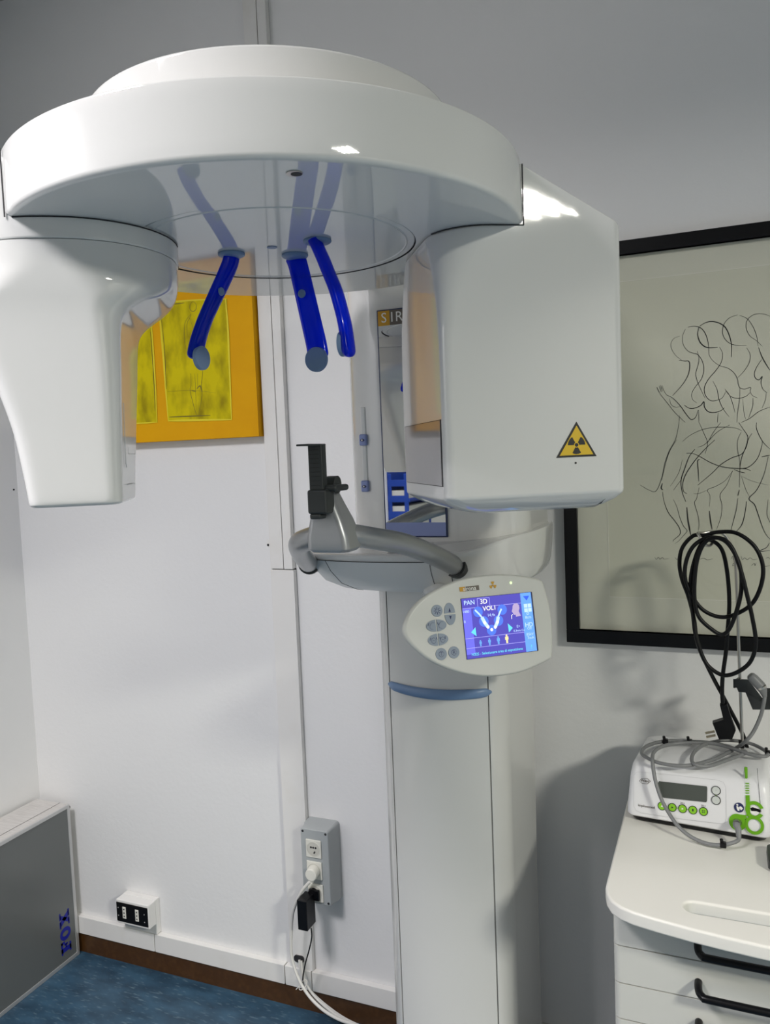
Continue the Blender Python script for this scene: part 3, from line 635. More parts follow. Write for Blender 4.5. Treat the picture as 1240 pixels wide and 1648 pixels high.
k, c = key_round(336, 680); k.ribbon([c+SR*0.0048*math.cos(a)+SU*0.0048*math.sin(a) for a in [2*math.pi*i/20 for i in range(21)]], 0.0007, PP.n, M_NAVY); k.text('T', c, SR, SU, 0.0085, M_NAVY); k.build('key', cp)
k, c = key_round(433, 667); k.ribbon([c+SR*0.0048*math.cos(a)+SU*0.0048*math.sin(a) for a in [2*math.pi*i/20 for i in range(21)]], 0.0007, PP.n, M_NAVY); k.text('R', c, SR, SU, 0.0085, M_NAVY); k.build('key', cp)
for cx, cy, s in ((401, 370, 't'), (403, 372, 'b')):
    k, c, c0 = key_half(cx, cy, 0.0102, 0.0180, s); q = c+SU*(0.0062 if s == 't' else -0.0062); sg = 1 if s == 't' else -1
    k.prism([q+SU*0.0035*sg, q-SU*0.003*sg-SR*0.0022*sg, q-SU*0.003*sg+SR*0.0022*sg], PP.n*0.0002, M_NAVY); k.build('key', cp)
for cx, cy in ((298, 461), (311, 569)):
    for s in 'lr':
        k, c, c0 = key_half(cx, cy, 0.0180, 0.0103, s); q = c+SR*(0.0085 if s == 'r' else -0.0085)
        if cy > 500:
            k.ribbon([q+SR*0.0042*math.cos(a)+SU*0.0048*math.sin(a)-SU*0.001 for a in [2*math.pi*i/18 for i in range(19)]], 0.0006, PP.n, M_NAVY)
            for sg in (-1, 1): k.ribbon([q+SR*sg*0.0050+SU*0.0045, q+SR*sg*(0.0066 if s == 'l' else 0.0048)+SU*0.000], 0.0011, PP.n, M_NAVY)
            k.ribbon([q+SR*0.0018*math.cos(a)-SU*0.0018+SU*0.0012*math.sin(a) for a in [math.pi*i/8 for i in range(9)]], 0.0005, PP.n, M_NAVY)
        else:
            mark(k, [q+SR*.005+SU*.005, q+SU*.0055, q+SR*-.0032+SU*.002, q-SR*.0042-SU*.001, q-SR*.003-SU*.0045, q+SR*.002-SU*.006], 0.0006)
            k.ribbon([q-SR*.0062+SU*.005, q-SR*.0048+SU*.0005] if s == 'r' else [q-SR*.0050+SU*.0055, q-SR*.0076+SU*.001], 0.0012, PP.n, M_NAVY)
        k.build('key', cp)

# ================================================================== yellow painting
YP = -0.032
PT = Plane((0, YP, 0), (1, 0, 0), (0, 0, 1))
pr_ = onY(417, 701, YP); pl = onY(150, 712, YP)
R0 = thing('canvas_painting', 'square orange and yellow canvas painting on the wall behind the x-ray machine', 'painting', (pl.x*.5+pr_.x*.5, YP, pr_.z))
x0, x1, z0, z1 = pl.x, pr_.x, pr_.z-0.002, pr_.z+0.53
b = MB(); b.box((x0, YP, z0), (x1, -0.001, z1), M_ORANGE, 0.0015, 2); cv = b.build('canvas', R0)
def cpx(x, y): return (180+x*260/1240, 450+y*280/1335)
def cp_(x, y, o=0.0006): return PT.at(*cpx(x, y), o)
b = MB()
TRq = [cp_(362, 180), cp_(925, 1075), cp_(435, 1085)]; xr_t, xl_t = cp_(885, 150).x, cp_(362, 180).x
topz = cp_(362, 165).z
b.prism([cp_(370, 176), cp_(885, 146), cp_(924, 1075), cp_(436, 1086)], (0, -0.0005, 0), M_CANVASY)
b.prism([cp_(60, 190), cp_(300, 180), cp_(353, 1095), cp_(150, 1106)], (0, -0.0005, 0), M_CANVASY)
def edge(pts, wd, m, o=0.0014): b.ribbon(smooth_path([cp_(x, y, o) for x, y in pts], 5), wd, (0, -1, 0), m)
edge([(368, 180), (375, 330), (402, 640), (418, 860), (436, 1083)], 0.006, M_CANVASL); edge([(368, 180), (600, 160), (885, 148)], 0.004, M_CANVASL)
edge([(875, 150), (893, 350), (905, 640), (922, 1072)], 0.006, M_CANVASL); edge([(436, 1084), (600, 1080), (924, 1074)], 0.006, M_CANVASL)
edge([(296, 188), (318, 500), (336, 800), (350, 1094)], 0.005, M_CANVASL); edge([(160, 1105), (260, 1100), (353, 1094)], 0.004, M_CANVASL)
b.build('yellow_panel', cv)
b = MB()
for pts, wd in (([(625, 170), (605, 190), (605, 230), (628, 245), (650, 225), (648, 185), (625, 170)], .0016), ([(610, 265), (570, 320), (560, 380), (562, 470), (575, 560)], .0014), ([(612, 268), (600, 300), (580, 340), (582, 450)], .0012), ([(600, 290), (640, 420), (655, 540)], .001), ([(606, 720), (612, 800), (604, 850), (622, 930), (645, 1015), (665, 1050)], .0013), ([(704, 590), (700, 720), (690, 810), (696, 880), (685, 960), (668, 1040)], .0013), ([(640, 720), (645, 850), (652, 1000)], .0009), ([(660, 720), (662, 830)], .0009), ([(655, 840), (680, 815), (690, 850)], .003), ([(610, 850), (650, 860)], .002), ([(430, 860), (620, 850), (800, 870)], .0007), ([(385, 300), (410, 560), (420, 840)], .002), ([(445, 1055), (560, 1050), (760, 1042)], .003), ([(380, 205), (470, 190), (560, 180)], .0025), ([(300, 400), (325, 760), (335, 1010)], .0022)):
    b.ribbon(smooth_path([cp_(x, y, 0.0016) for x, y in pts], 5), wd, (0, -1, 0), M_SKETCH)
b.build('brush_figure', cv)

# ================================================================== framed drawing
FY = -0.028
fbl = onY(912.5, 1033.5, FY); FX0, FZ0 = fbl.x, fbl.z
fz1 = onY(1004.8, 386.5, FY).z; FX1 = FX0+0.86; FW_ = 0.030
R1 = thing('framed_drawing', 'large black framed ink line drawing under glass on the right of the wall', 'picture', ((FX0+FX1)/2, 0, FZ0))
b = MB()
for lo, hi in (((FX0, FZ0), (FX1, FZ0+FW_)), ((FX0, fz1-FW_), (FX1, fz1)), ((FX0, FZ0+FW_), (FX0+FW_, fz1-FW_)), ((FX1-FW_, FZ0+FW_), (FX1, fz1-FW_))):
    b.box((lo[0], FY, lo[1]), (hi[0], -0.001, hi[1]), M_BLACK, 0.0015, 2)
b.build('frame', R1)
b = MB(); b.box((FX0+0.02, -0.012, FZ0+0.02), (FX1-0.02, -0.004, fz1-0.02), M_MOUNT); mt = b.build('mount', R1)
DP = Plane((0, -0.0122, 0), (1, 0, 0), (0, 0, 1))
mi = DP.at(981, 961); mtop = DP.at(1100, 441.5)
b = MB(); mx0, mx1, mz0, mz1 = mi.x, FX1-(mi.x-FX0), mi.z, mtop.z
for lo, hi in (((mx0, mz0), (mx1, mz0+0.0012)), ((mx0, mz1-0.0012), (mx1, mz1)), ((mx0, mz0), (mx0+0.0012, mz1)), ((mx1-0.0012, mz0), (mx1, mz1))):
    b.box((lo[0], -0.0128, lo[1]), (hi[0], -0.0118, hi[1]), M_MOUNTEDGE)
b.build('mount_bevel', R1)
b = MB(); b.box((mx0+0.0012, -0.0123, mz0+0.0012), (mx1-0.0012, -0.0115, mz1-0.0012), M_PAPER); pp_ = b.build('paper', R1)
b = MB()
def stroke(pts, oy, wd):
    k = 240/1240; b.ribbon(smooth_path([DP.at(1000+x*k, oy+y*k, 0.0005) for x, y in pts], 5), wd*0.0000625*3.0, (0, -1, 0), M_INKB)
D1 = [([(490, 315), (440, 335), (415, 380), (425, 430), (460, 480), (505, 515)], 5), ([(483, 517), (530, 522), (565, 525), (572, 570), (558, 640), (510, 720), (430, 810)], 10), ([(535, 258), (512, 320), (520, 390), (560, 440), (605, 458), (640, 470), (675, 520), (690, 590), (670, 670), (620, 735), (590, 790), (595, 840), (630, 870)], 7), ([(558, 240), (610, 233), (660, 245), (700, 290), (725, 370), (732, 470)], 9), ([(655, 232), (700, 205), (755, 193), (820, 208), (870, 245), (905, 320), (920, 400), (917, 490)], 12), ([(648, 240), (638, 300), (655, 360), (690, 398), (735, 412), (805, 408)], 13), ([(732, 470), (760, 515), (820, 560), (890, 582), (940, 620), (968, 670), (975, 710), (990, 745), (1030, 755), (1078, 742), (1075, 775), (1095, 810), (1135, 828)], 7), ([(820, 408), (845, 460), (835, 530), (790, 600), (730, 670), (695, 740), (700, 800), (735, 845), (780, 852), (840, 830), (870, 780)], 8), ([(970, 138), (900, 165), (855, 220), (845, 290), (870, 345), (920, 382), (985, 392), (1045, 392)], 7), ([(985, 143), (1050, 170), (1100, 240), (1130, 320), (1140, 400)], 6), ([(1240, 150), (1180, 130), (1110, 135), (1055, 175), (1040, 240), (1070, 310), (1130, 355), (1175, 400)], 6), ([(1045, 412), (1075, 470), (1065, 540), (1020, 610), (970, 660)], 6), ([(1145, 410), (1170, 480), (1205, 545), (1240, 600)], 11), ([(1170, 510), (1130, 570), (1110, 625), (1120, 665), (1150, 678), (1175, 650), (1165, 700), (1180, 755), (1215, 785)], 9), ([(635, 440), (648, 500), (640, 560), (622, 625), (635, 690), (670, 770), (700, 830)], 7), ([(380, 805), (430, 830), (490, 890), (540, 960), (583, 1008), (620, 990), (642, 930)], 9), ([(405, 835), (415, 880), (450, 905), (500, 900)], 5), ([(528, 890), (570, 915), (620, 912), (665, 890), (690, 860), (695, 905), (725, 942), (775, 950), (830, 935), (860, 910)], 11), ([(765, 690), (800, 760), (815, 840), (850, 920), (900, 985)], 7), ([(865, 755), (905, 810), (930, 880), (948, 950)], 6), ([(870, 770), (920, 820), (980, 832), (1040, 815), (1072, 785)], 7), ([(990, 745), (985, 850), (970, 950), (965, 1033)], 6), ([(1098, 830), (1095, 900), (1060, 1000)], 6), ([(1240, 905), (1150, 940), (1070, 1000), (1000, 1033)], 7), ([(1210, 780), (1200, 850), (1172, 915)], 5), ([(300, 740), (330, 800), (370, 850), (440, 940), (500, 1000), (535, 1033)], 6), ([(298, 740), (320, 785)], 8), ([(318, 728), (335, 780)], 7), ([(330, 722), (345, 775)], 7), ([(345, 725), (355, 765), (380, 805)], 5), ([(487, 975), (484, 1033)], 5), ([(645, 930), (648, 1033)], 6), ([(808, 950), (803, 1033)], 5), ([(1012, 835), (1025, 960), (1040, 1010)], 4)]
D2 = [([(484, 0), (470, 80), (450, 150), (400, 240), (365, 340), (345, 440), (310, 540), (280, 575), (230, 560), (160, 520)], 7), ([(465, 142), (410, 230), (375, 330), (340, 480)], 5), ([(345, 505), (335, 545), (348, 560)], 14), ([(345, 575), (360, 660), (395, 750), (450, 820), (488, 880), (490, 930), (440, 975), (435, 990)], 9), ([(435, 640), (465, 700), (490, 790), (520, 860), (550, 900), (520, 940), (480, 985), (450, 1005)], 6), ([(510, 160), (570, 110), (660, 65), (760, 42), (870, 38), (960, 48), (1005, 70)], 6), ([(545, 255), (600, 258), (660, 285), (740, 330), (830, 365), (930, 380), (1030, 380), (1090, 350), (1140, 290), (1170, 200), (1175, 160)], 9), ([(615, 222), (570, 280), (535, 370), (500, 480), (510, 580), (540, 660)], 11), ([(780, 145), (700, 220), (620, 310), (545, 420), (515, 500), (520, 570), (550, 592)], 10), ([(655, 308), (638, 320), (642, 400), (647, 490)], 11), ([(638, 522), (700, 470), (770, 410), (830, 350), (920, 295), (1000, 265), (1040, 210), (1060, 140), (1090, 90)], 9), ([(650, 0), (690, 90), (720, 170), (700, 260)], 6), ([(830, 0), (770, 80), (720, 170)], 6), ([(905, 20), (800, 80), (700, 180), (640, 205)], 6), ([(980, 0), (1020, 60), (1055, 120), (1040, 200), (1005, 290), (990, 380), (985, 540)], 9), ([(1000, 80), (970, 150), (970, 230), (985, 300), (990, 380)], 6), ([(1128, 0), (1130, 60), (1180, 160), (1240, 220)], 8), ([(1170, 285), (1240, 272)], 10), ([(1225, 285), (1190, 430), (1130, 560), (1065, 632), (1110, 680), (1140, 760), (1170, 850), (1200, 920), (1240, 970)], 10), ([(905, 378), (980, 382), (1040, 385), (1080, 402)], 9), ([(940, 390), (990, 410), (1035, 420)], 8), ([(930, 400), (870, 480), (790, 530), (720, 560), (740, 610), (735, 700)], 5), ([(735, 735), (745, 820), (758, 890)], 14), ([(548, 705), (556, 800), (568, 870), (580, 935)], 17), ([(650, 540), (630, 630), (612, 670), (640, 770), (650, 850), (642, 900)], 6), ([(930, 400), (880, 520), (825, 600), (840, 690), (830, 790), (795, 890)], 6), ([(985, 560), (972, 610)], 10), ([(972, 630), (960, 720), (940, 800), (915, 895)], 8), ([(1045, 655), (1030, 760), (1005, 850), (960, 905)], 10), ([(1000, 440), (1040, 560), (1075, 625)], 4), ([(1010, 450), (1100, 490), (1225, 520)], 3), ([(510, 310), (480, 420), (410, 530)], 4), ([(505, 470), (435, 565)], 5), ([(605, 592), (650, 590), (720, 560)], 4), ([(1235, 1000), (1210, 1040), (1150, 1070), (1240, 1065)], 9), ([(1225, 640), (1215, 760), (1240, 830)], 6),
      ([(280, 1120), (295, 1138), (310, 1120), (325, 1136), (345, 1122), (360, 1136), (400, 1130)], 5), ([(450, 1122), (465, 1138), (490, 1120), (510, 1135)], 5), ([(655, 1138), (690, 1128), (720, 1142), (765, 1132)], 5), ([(915, 1135), (930, 1110), (935, 1140), (960, 1122), (975, 1140)], 5), ([(1000, 1110), (1010, 1140), (1030, 1125), (1050, 1140), (1075, 1125), (1100, 1140), (1135, 1135)], 5), ([(925, 1195), (935, 1170), (945, 1180), (935, 1190), (965, 1195)], 5), ([(1085, 1190), (1110, 1170), (1115, 1190), (1125, 1165)], 5), ([(1170, 1180), (1190, 1195), (1240, 1190)], 5), ([(1205, 1130), (1225, 1122), (1240, 1135)], 5)]
for p, w_ in D1: stroke(p, 480, w_)
for p, w_ in D2: stroke(p, 680, w_)
b.build('ink_lines', pp_)
b = MB(); ga, gb2, gc, gd = FX0+FW_*0.8, FX1-FW_*0.8, FZ0+FW_*0.8, fz1-FW_*0.8
b.box((ga, -0.0185, gc), (gb2, -0.0165, gd), M_CLEAR)
b.m = [b.mi(M_GLASS) if all(abs(b.v[i][1]+0.0185) < 1e-6 for i in f) else k for f, k in zip(b.f, b.m)]; b.build('glass', R1)
# ================================================================== white socket box by the left corner
SY = -0.052
a = onY(186, 1444, SY); c = onY(239.5, 1497, SY)
sx0, sx1 = a.x, onY(239.5, 1475, SY).x; sz1 = onY(186, 1446.5, SY).z; sz0 = onY(187, 1484, SY).z
R2 = thing('socket_box', 'small white socket box with black double socket plate above the brown skirting', 'power socket', ((sx0+sx1)/2, 0, sz0))
b = MB(); b.box((sx0, SY, sz0), (sx1, -0.0195, sz1), M_SOCKW if False else M_TRIM, 0.003); b.box((sx0+0.004, -0.02, sz0+0.002), (sx1-0.002, -0.001, sz1-0.002) if sz0 > 0.122 else (sx1-0.002, -0.0195, sz1-0.002), M_TRIM)
if sz1 > 0.13: b.box((sx0, -0.0196, 0.1225), (sx1, -0.0005, sz1), M_TRIM, 0.001, 1)
b.build('casing', R2)
w_, h_ = sx1-sx0, sz1-sz0
b = MB(); b.box((sx0+0.02*w_, SY-0.0025, sz0+0.10*h_), (sx1-0.025*w_, SY+0.001, sz1-0.10*h_), M_BLACK, 0.0035); pl_ = b.build('plate', R2, label='black socket plate')
for f in (0.27, 0.66):
    b = MB(); xx = sx0+f*w_; b.box((xx-0.0065, SY-0.0042, sz0+0.27*h_), (xx+0.0065, SY-0.002, sz0+0.76*h_), M_SOCKW, 0.001, 1)
    for zf in (0.37, 0.51, 0.66): b.disc((xx, SY-0.0042, sz0+zf*h_), (0, -1, 0), 0.0024, 0.0003, M_GAP, 12)
    b.build('outlet', R2)
for f, zf in ((0.08, 0.35), (0.08, 0.68), (0.88, 0.3), (0.88, 0.62)): b = MB(); b.disc((sx0+f*w_, SY-0.0025, sz0+zf*h_), (0, -1, 0), 0.0016, 0.0004, M_LINE, 10); b.build('screw', pl_)

# ================================================================== grey wall box with three sockets
GY = -0.058
gl, gr = onY(484, 1345, GY), onY(528, 1350, GY); gx0, gx1 = gl.x, gr.x
gz1 = onY(505, 1336, GY).z; gz0 = onY(527, 1458, GY).z
R3 = thing('socket_box', 'tall grey surface box with three sockets low on the back wall', 'power socket', ((gx0+gx1)/2, 0, gz0))
b = MB(); q = [(gx0, gz0), (gx1, gz0), (gx1, gz1), (gx0, gz1)]
def gring(y, k): return [V((x, y, z)) for x, z in rrect(gx0-k, gx1+k, gz0-k, gz1+k, 0.006+max(0, k)*0.5, 4)]
b.loft([gring(-0.0005, 0.007), gring(-0.025, 0.0055), gring(-0.035, 0.002), gring(-0.050, 0.0015), gring(GY+0.002, 0.0), gring(GY, -0.0022)], M_SOCKBOX); gb = b.build('casing', R3, sharp=40)
for x in (gx0+0.007, gx1-0.007):
    for z in (gz0+0.007, gz1-0.007): b = MB(); b.disc((x, GY, z), (0, -1, 0), 0.0035, 0.0003, M_GAP, 14); b.build('screw_hole', gb)
GP = Plane((0, GY, 0), (1, 0, 0), (0, 0, 1))
# ivory outlets, Schuko style, the round well's shade painted as a darker disc
for k, (px, py) in enumerate(((505.5, 1365.5), (507, 1400), (509, 1436))):
    c = GP.at(px, py); s = 0.0245
    b = MB(); b.box((c.x-s*0.93, GY-0.0035, c.z-s), (c.x+s*0.93, GY, c.z+s), M_SOCKW, 0.001, 1)
    b.lathe((0, 0, 0), [(0.0165, 0), (0.018, 0.0015), (0.019, 0.0)], M_SOCKW, 32) if False else None
    b.loft([[c+V((r*math.cos(t), -o, r*math.sin(t))) for t in [2*math.pi*i/32 for i in range(32)]] for r, o in ((0.0200, 0.0035), (0.0200, 0.0045), (0.0190, 0.0045))], M_SOCKW, cap1=False)
    b.disc(c+V((0, -0.0035, 0)), (0, -1, 0), 0.0190, 0.0003, M_WELL_SHADE, 32)
    for dx, dz in ((-0.0068, 0.004), (0.0, 0.004), (0.0072, 0.004)): b.disc(c+V((dx, -0.0038, dz)), (0, -1, 0), 0.0029, 0.0003, M_GAP, 12)
    b.ribbon([c+V((0.001, -0.0040, -0.0125)), c+V((0.005, -0.0040, -0.006))], 0.004, (0, -1, 0), M_GAP)
    b.build('outlet', R3)

# white round plug in the middle outlet with its cable
c2 = GP.at(507, 1400)
R4 = thing('power_plug', 'round white plug in the middle outlet of the grey box with white cable', 'plug', tuple(c2))
b = MB(); ax = V((0, -1, 0)); rings = []
for o, r in ((0.004, 0.0175), (0.010, 0.0175), (0.020, 0.0168), (0.0245, 0.0160), (0.026, 0.0140)):
    rings.append([c2+ax*o+V((r*math.cos(t), 0, r*math.sin(t)-0.004*o/0.04)) for t in [2*math.pi*i/28 for i in range(28)]])
b.loft(rings, M_SOCKW); b.tube([c2+V((0.0, -0.015, -0.008)), c2+V((-0.003, -0.017, -0.026))], [0.009, 0.0055], M_SOCKW, 16); b.build('plug_body', R4, sharp=40)
wp = [c2+V((-0.003, -0.017, -0.022)), onY(496, 1422, -0.078), onY(484, 1438, -0.080), onY(472, 1468, -0.075), onY(469, 1505, -0.075), onY(470, 1540, -0.08), onY(480, 1573, -0.09), onY(497, 1602, -0.10), onY(520, 1625, -0.115), onY(545, 1640, -0.14), onY(570, 1649, -0.17), onY(600, 1660, -0.20)]
wp = [V((p.x, p.y, max(p.z, 0.006))) for p in wp]
b = MB(); b.tube(smooth_path(wp, 6), 0.0042, M_WCABLE, 12); b.build('cable', R4)
# black adapter in the lowest outlet
c3 = GP.at(509, 1436)
R5 = thing('power_adapter', 'black block adapter plugged into the lowest outlet of the grey box', 'adapter', tuple(c3))
b = MB(); f0 = onY(480, 1455, -0.105); f1 = onY(498, 1498, -0.105)
b.box((f0.x, -0.112, f1.z+0.001), (f0.x+0.029, -0.064, onY(480, 1450, -0.112).z+0.002), M_BLACK, 0.002); b.box((c3.x-0.016, -0.07, c3.z-0.018), (c3.x+0.014, -0.0625, c3.z+0.012), M_BLACK, 0.002)
b.tube([c3+V((-0.004, -0.0625+0.0583, 0)), c3+V((-0.004, -0.014, 0))], 0.014, M_BLACK, 20); b.build('adapter_body', R5)
ap = [onY(501, 1494, -0.09), onY(502, 1508, -0.088), onY(498, 1528, -0.082), onY(492, 1550, -0.075), onY(488, 1572, -0.075), onY(489, 1585, -0.08), onY(500, 1606, -0.095), onY(520, 1628, -0.11), onY(548, 1645, -0.135), onY(580, 1662, -0.17)]
ap = [V((p.x, p.y, max(p.z, 0.004))) for p in ap]
b = MB(); b.tube(smooth_path(ap, 6), 0.0019, M_BLACK, 10); b.build('cable', R5)
# two data cables coming out of the duct
for k, (lab, pts) in enumerate((('white cable leaving the duct below the grey box, nearest the wall', [(482, 1545, -.0225), (484, 1560, -.026), (490, 1580, -.035), (505, 1600, -.05), (530, 1622, -.07), (560, 1642, -.10), (600, 1660, -.14)]), ('white cable leaving the duct below the grey box, tied to the plug cable', [(485, 1546, -.0235), (487, 1562, -.034), (492, 1582, -.055), (508, 1605, -.075), (536, 1630, -.10), (570, 1650, -.135), (605, 1668, -.17)]))):
    P_ = [onY(*p) for p in pts]; P_ = [V((p.x, p.y, max(p.z, 0.005))) for p in P_]
    b = MB(); b.tube(smooth_path(P_, 6), 0.0035, M_WCABLE, 10); tag(b.build('data_cable'), lab, 'cable', 'white cables below the grey box')
b = MB(); t = onY(488, 1585, -0.088); b.tube([t+V((0.009*math.cos(x), 0.016*math.sin(x), 0.004*math.sin(x))) for x in [2*math.pi*i/16 for i in range(17)]], 0.0012, M_WCABLE, 8); b.tube([t+V((-0.008, -0.004, -0.002)), t+V((-0.018, -0.008, -0.012))], 0.0012, M_WCABLE, 8)
tag(b.build('cable_tie'), 'small white tie around the cables near the brown skirting', 'cable tie')
b = MB(); oa_, ob_ = onY(473, 1537, -0.0205), onY(489, 1551, -0.0205); b.loft([[V((x, y, z)) for x, z in rrect(oa_.x, ob_.x, ob_.z, oa_.z, 0.007, 5)] for y in (-0.0155, -0.0202)], M_GAP, smooth=False); struct(b.build('trim_3'))
# plugged screw holes in the wall
for (px, py, Y, lab) in ((432, 877, 0, 'dark screw hole in the wall left of the bite support'),):
    c = onY(px, py, 0.0); b = MB(); b.disc(c+V((0, -0.0002, 0.006)), (0, -1, 0), 0.012, 0.0006, M_TRIM, 16, ru=0.004, u=(1, 0, 0)); b.disc(c+V((0, -0.0008, 0)), (0, -1, 0), 0.0034, 0.001, M_GAP, 14); tag(b.build('wall_plug'), lab, 'screw hole')
c = onX(22, 788, XL); b = MB(); b.disc(c, (1, 0, 0), 0.0028, 0.0015, M_GAP, 12); tag(b.build('wall_plug'), 'tiny dark nail hole in the left wall beside the sensor unit', 'screw hole')

# ================================================================== grey case with blue letters leaning in the left corner
bx = -1.903
R6 = thing('equipment_case', 'flat grey case with blue lettering standing in the left corner', 'case', (-1.97, -0.5, 0))
BT = 0.492; YB0, YB1 = -0.026, -1.10
b = MB(); b.box((XL+0.012, YB1, 0.0), (bx, YB0, BT), M_BOXWOOD, 0.002, 2); bd = b.build('case_body', R6)
b = MB()
for lo, hi in (((YB1, 0.0), (YB0, 0.013)), ((YB1, BT-0.010), (YB0, BT+0.0008)), ((YB0-0.011, 0.012), (YB0+0.0008, BT-0.008)), ((YB1, 0.012), (YB1+0.011, BT-0.008))):
    b.box((bx-0.004, lo[0], lo[1]), (bx+0.004, hi[0], hi[1]), M_ALU, 0.0015, 2)
b.build('edge_rail', R6)
b = MB(); b.box((bx-0.002, YB1+0.009, 0.011), (bx+0.0022, YB0-0.009, BT-0.009), M_BOXGREY); fp = b.build('front_panel', R6)
b = MB(); b.box((bx-0.035, YB1, BT), (bx-0.034, YB0, BT+0.0006), M_GAP); b.build('lid_joint', R6)
b = MB(); b.disc((bx-0.002, YB0+0.0006, BT-0.010), (0, 1, 0), 0.006, 0.002, M_GAP, 14); b.build('corner_cap', R6)
# the letters F O X, slab serif, reading upwards
def px_case(x, y): return onX(x*300/1240, 1260+y*388/1604, bx+0.0023)
LZ0 = px_case(430, 1140).z; LZ1 = px_case(430, 855).z; LYt = px_case(396, 930).y; LYb = px_case(470, 1020).y
lw = LZ1-LZ0
def lp(a, h): return V((bx+0.0023, LYb+(LYt-LYb)*h, LZ0+lw*a))       # a along the word 0..1, h cap height 0..1
b = MB()
def lrect(a0, h0, a1, h1): b.prism([lp(a0, h0), lp(a1, h0), lp(a1, h1), lp(a0, h1)], (0.0006, 0, 0), M_FOX)
lrect(.045, 0, .155, 1); lrect(.0, 0, .215, .16); lrect(.0, .84, .30, 1); lrect(.245, .62, .30, 1); lrect(.14, .42, .23, .58); lrect(.20, .32, .24, .68)
b.build('letter', fp); b = MB()
n = 36; o_ = [lp(.475+.155*math.cos(t), .5+.54*math.sin(t)) for t in [2*math.pi*i/n for i in range(n)]]; i_ = [lp(.475+.060*math.cos(t), .5+.30*math.sin(t)) for t in [2*math.pi*i/n for i in range(n)]]
dx_ = V((0.0006, 0, 0)); b.add([p+dx_ for p in o_+i_], [[i, (i+1) % n, n+(i+1) % n, n+i] for i in range(n)], M_FOX); b.build('letter', fp); b = MB()
def lbar(a0, a1, wd, h0=0.05, h1=.95): b.prism([lp(a0-wd, h0), lp(a0+wd, h0), lp(a1+wd, h1), lp(a1-wd, h1)], (0.0006, 0, 0), M_FOX)
lbar(.74, .93, .050); lbar(.93, .74, .066)
for a0 in (.66, .86): lrect(a0-.01, 0, a0+.155, .14); lrect(a0-.01, .86, a0+.155, 1)
b.build('letter', fp)

# ================================================================== cart with drawers
WZ = 0.800
R7 = thing('drawer_cart', 'white drawer cart with rounded worktop and black handles at the lower right', 'cart', (0.10, -0.32, 0))
CXR = 0.40
tp = [V((-0.187, -0.055, 0)), V((-0.187, -0.10, 0))]
out = [(-0.187, -0.05), (-0.187, -0.52), (-0.1865, -0.540), (-0.182, -0.560), (-0.172, -0.580), (-0.156, -0.594), (-0.135, -0.603), (-0.10, -0.611), (-0.05, -0.620), (0.0, -0.6265), (0.05, -0.631), (0.107, -0.633)]
out = out + [(0.214-x, y) for x, y in out[:-1]][::-1]
def curve_prism(name, outers, z0, z1, m, bevel, parent):
    cu = bpy.data.curves.new('c', 'CURVE'); cu.dimensions = '2D'; cu.fill_mode = 'BOTH'
    for o in outers:
        s = cu.splines.new('POLY'); s.points.add(len(o)-1); s.use_cyclic_u = True
        for p, q in zip(s.points, o): p.co = (q[0], q[1], 0, 1)
    cu.extrude = (z1-z0)/2-bevel; cu.bevel_depth = bevel; cu.bevel_resolution = 3; cu.offset = -bevel
    ob = bpy.data.objects.new('c', cu); COL.objects.link(ob); dg = bpy.context.evaluated_depsgraph_get()
    me = bpy.data.meshes.new_from_object(ob.evaluated_get(dg)); bpy.data.objects.remove(ob); bpy.data.curves.remove(cu)
    b = MB(); b.add([(v.co.x, v.co.y, v.co.z+(z0+z1)/2) for v in me.vertices], [list(p.vertices) for p in me.polygons], m, True)
    bpy.data.meshes.remove(me)
    return b.build(name, parent, sharp=50)
def slot(x0, x1, y, r): return [(x0+r*math.cos(t), y+r*math.sin(t)) for t in [math.pi/2+math.pi*i/12 for i in range(13)]] + [(x1+r*math.cos(t), y+r*math.sin(t)) for t in [-math.pi/2+math.pi*i/12 for i in range(13)]]
SLY = -0.556
curve_prism('worktop', [out, slot(-0.043, 0.257, SLY, 0.017)], WZ-0.024, WZ, M_TOP, 0.0045, R7)
cx0, cx1, cfy = -0.177, 0.391, -0.525
b = MB(); b.loft([[V((x, y, z)) for x, y in rrect(cx0, cx1, cfy+0.018, -0.06, 0.01)] for z in (0.06, WZ-0.024)], M_CART, cap1=False); b.loft([[V((x, y, z)) for x, y in rrect(cx0, cx1, cfy+0.018, -0.06, 0.01)] for z in (WZ-0.05, WZ-0.0245)], M_CART)
b.build('cabinet', R7)
for k, (x, y) in enumerate(((cx0+0.05, -0.47), (cx1-0.05, -0.47), (cx0+0.05, -0.11), (cx1-0.05, -0.11))):
    b = MB(); b.tube([(x-0.012, y, 0.03), (x+0.012, y, 0.03)], 0.03, M_BLACK, 24); b.box((x-0.008, y-0.012, 0.03), (x+0.008, y+0.012, 0.062), M_DARK); b.build('castor', R7)
zs = [WZ-0.030, 0.6925, 0.6255, 0.5605, 0.495, 0.36, 0.225, 0.075]
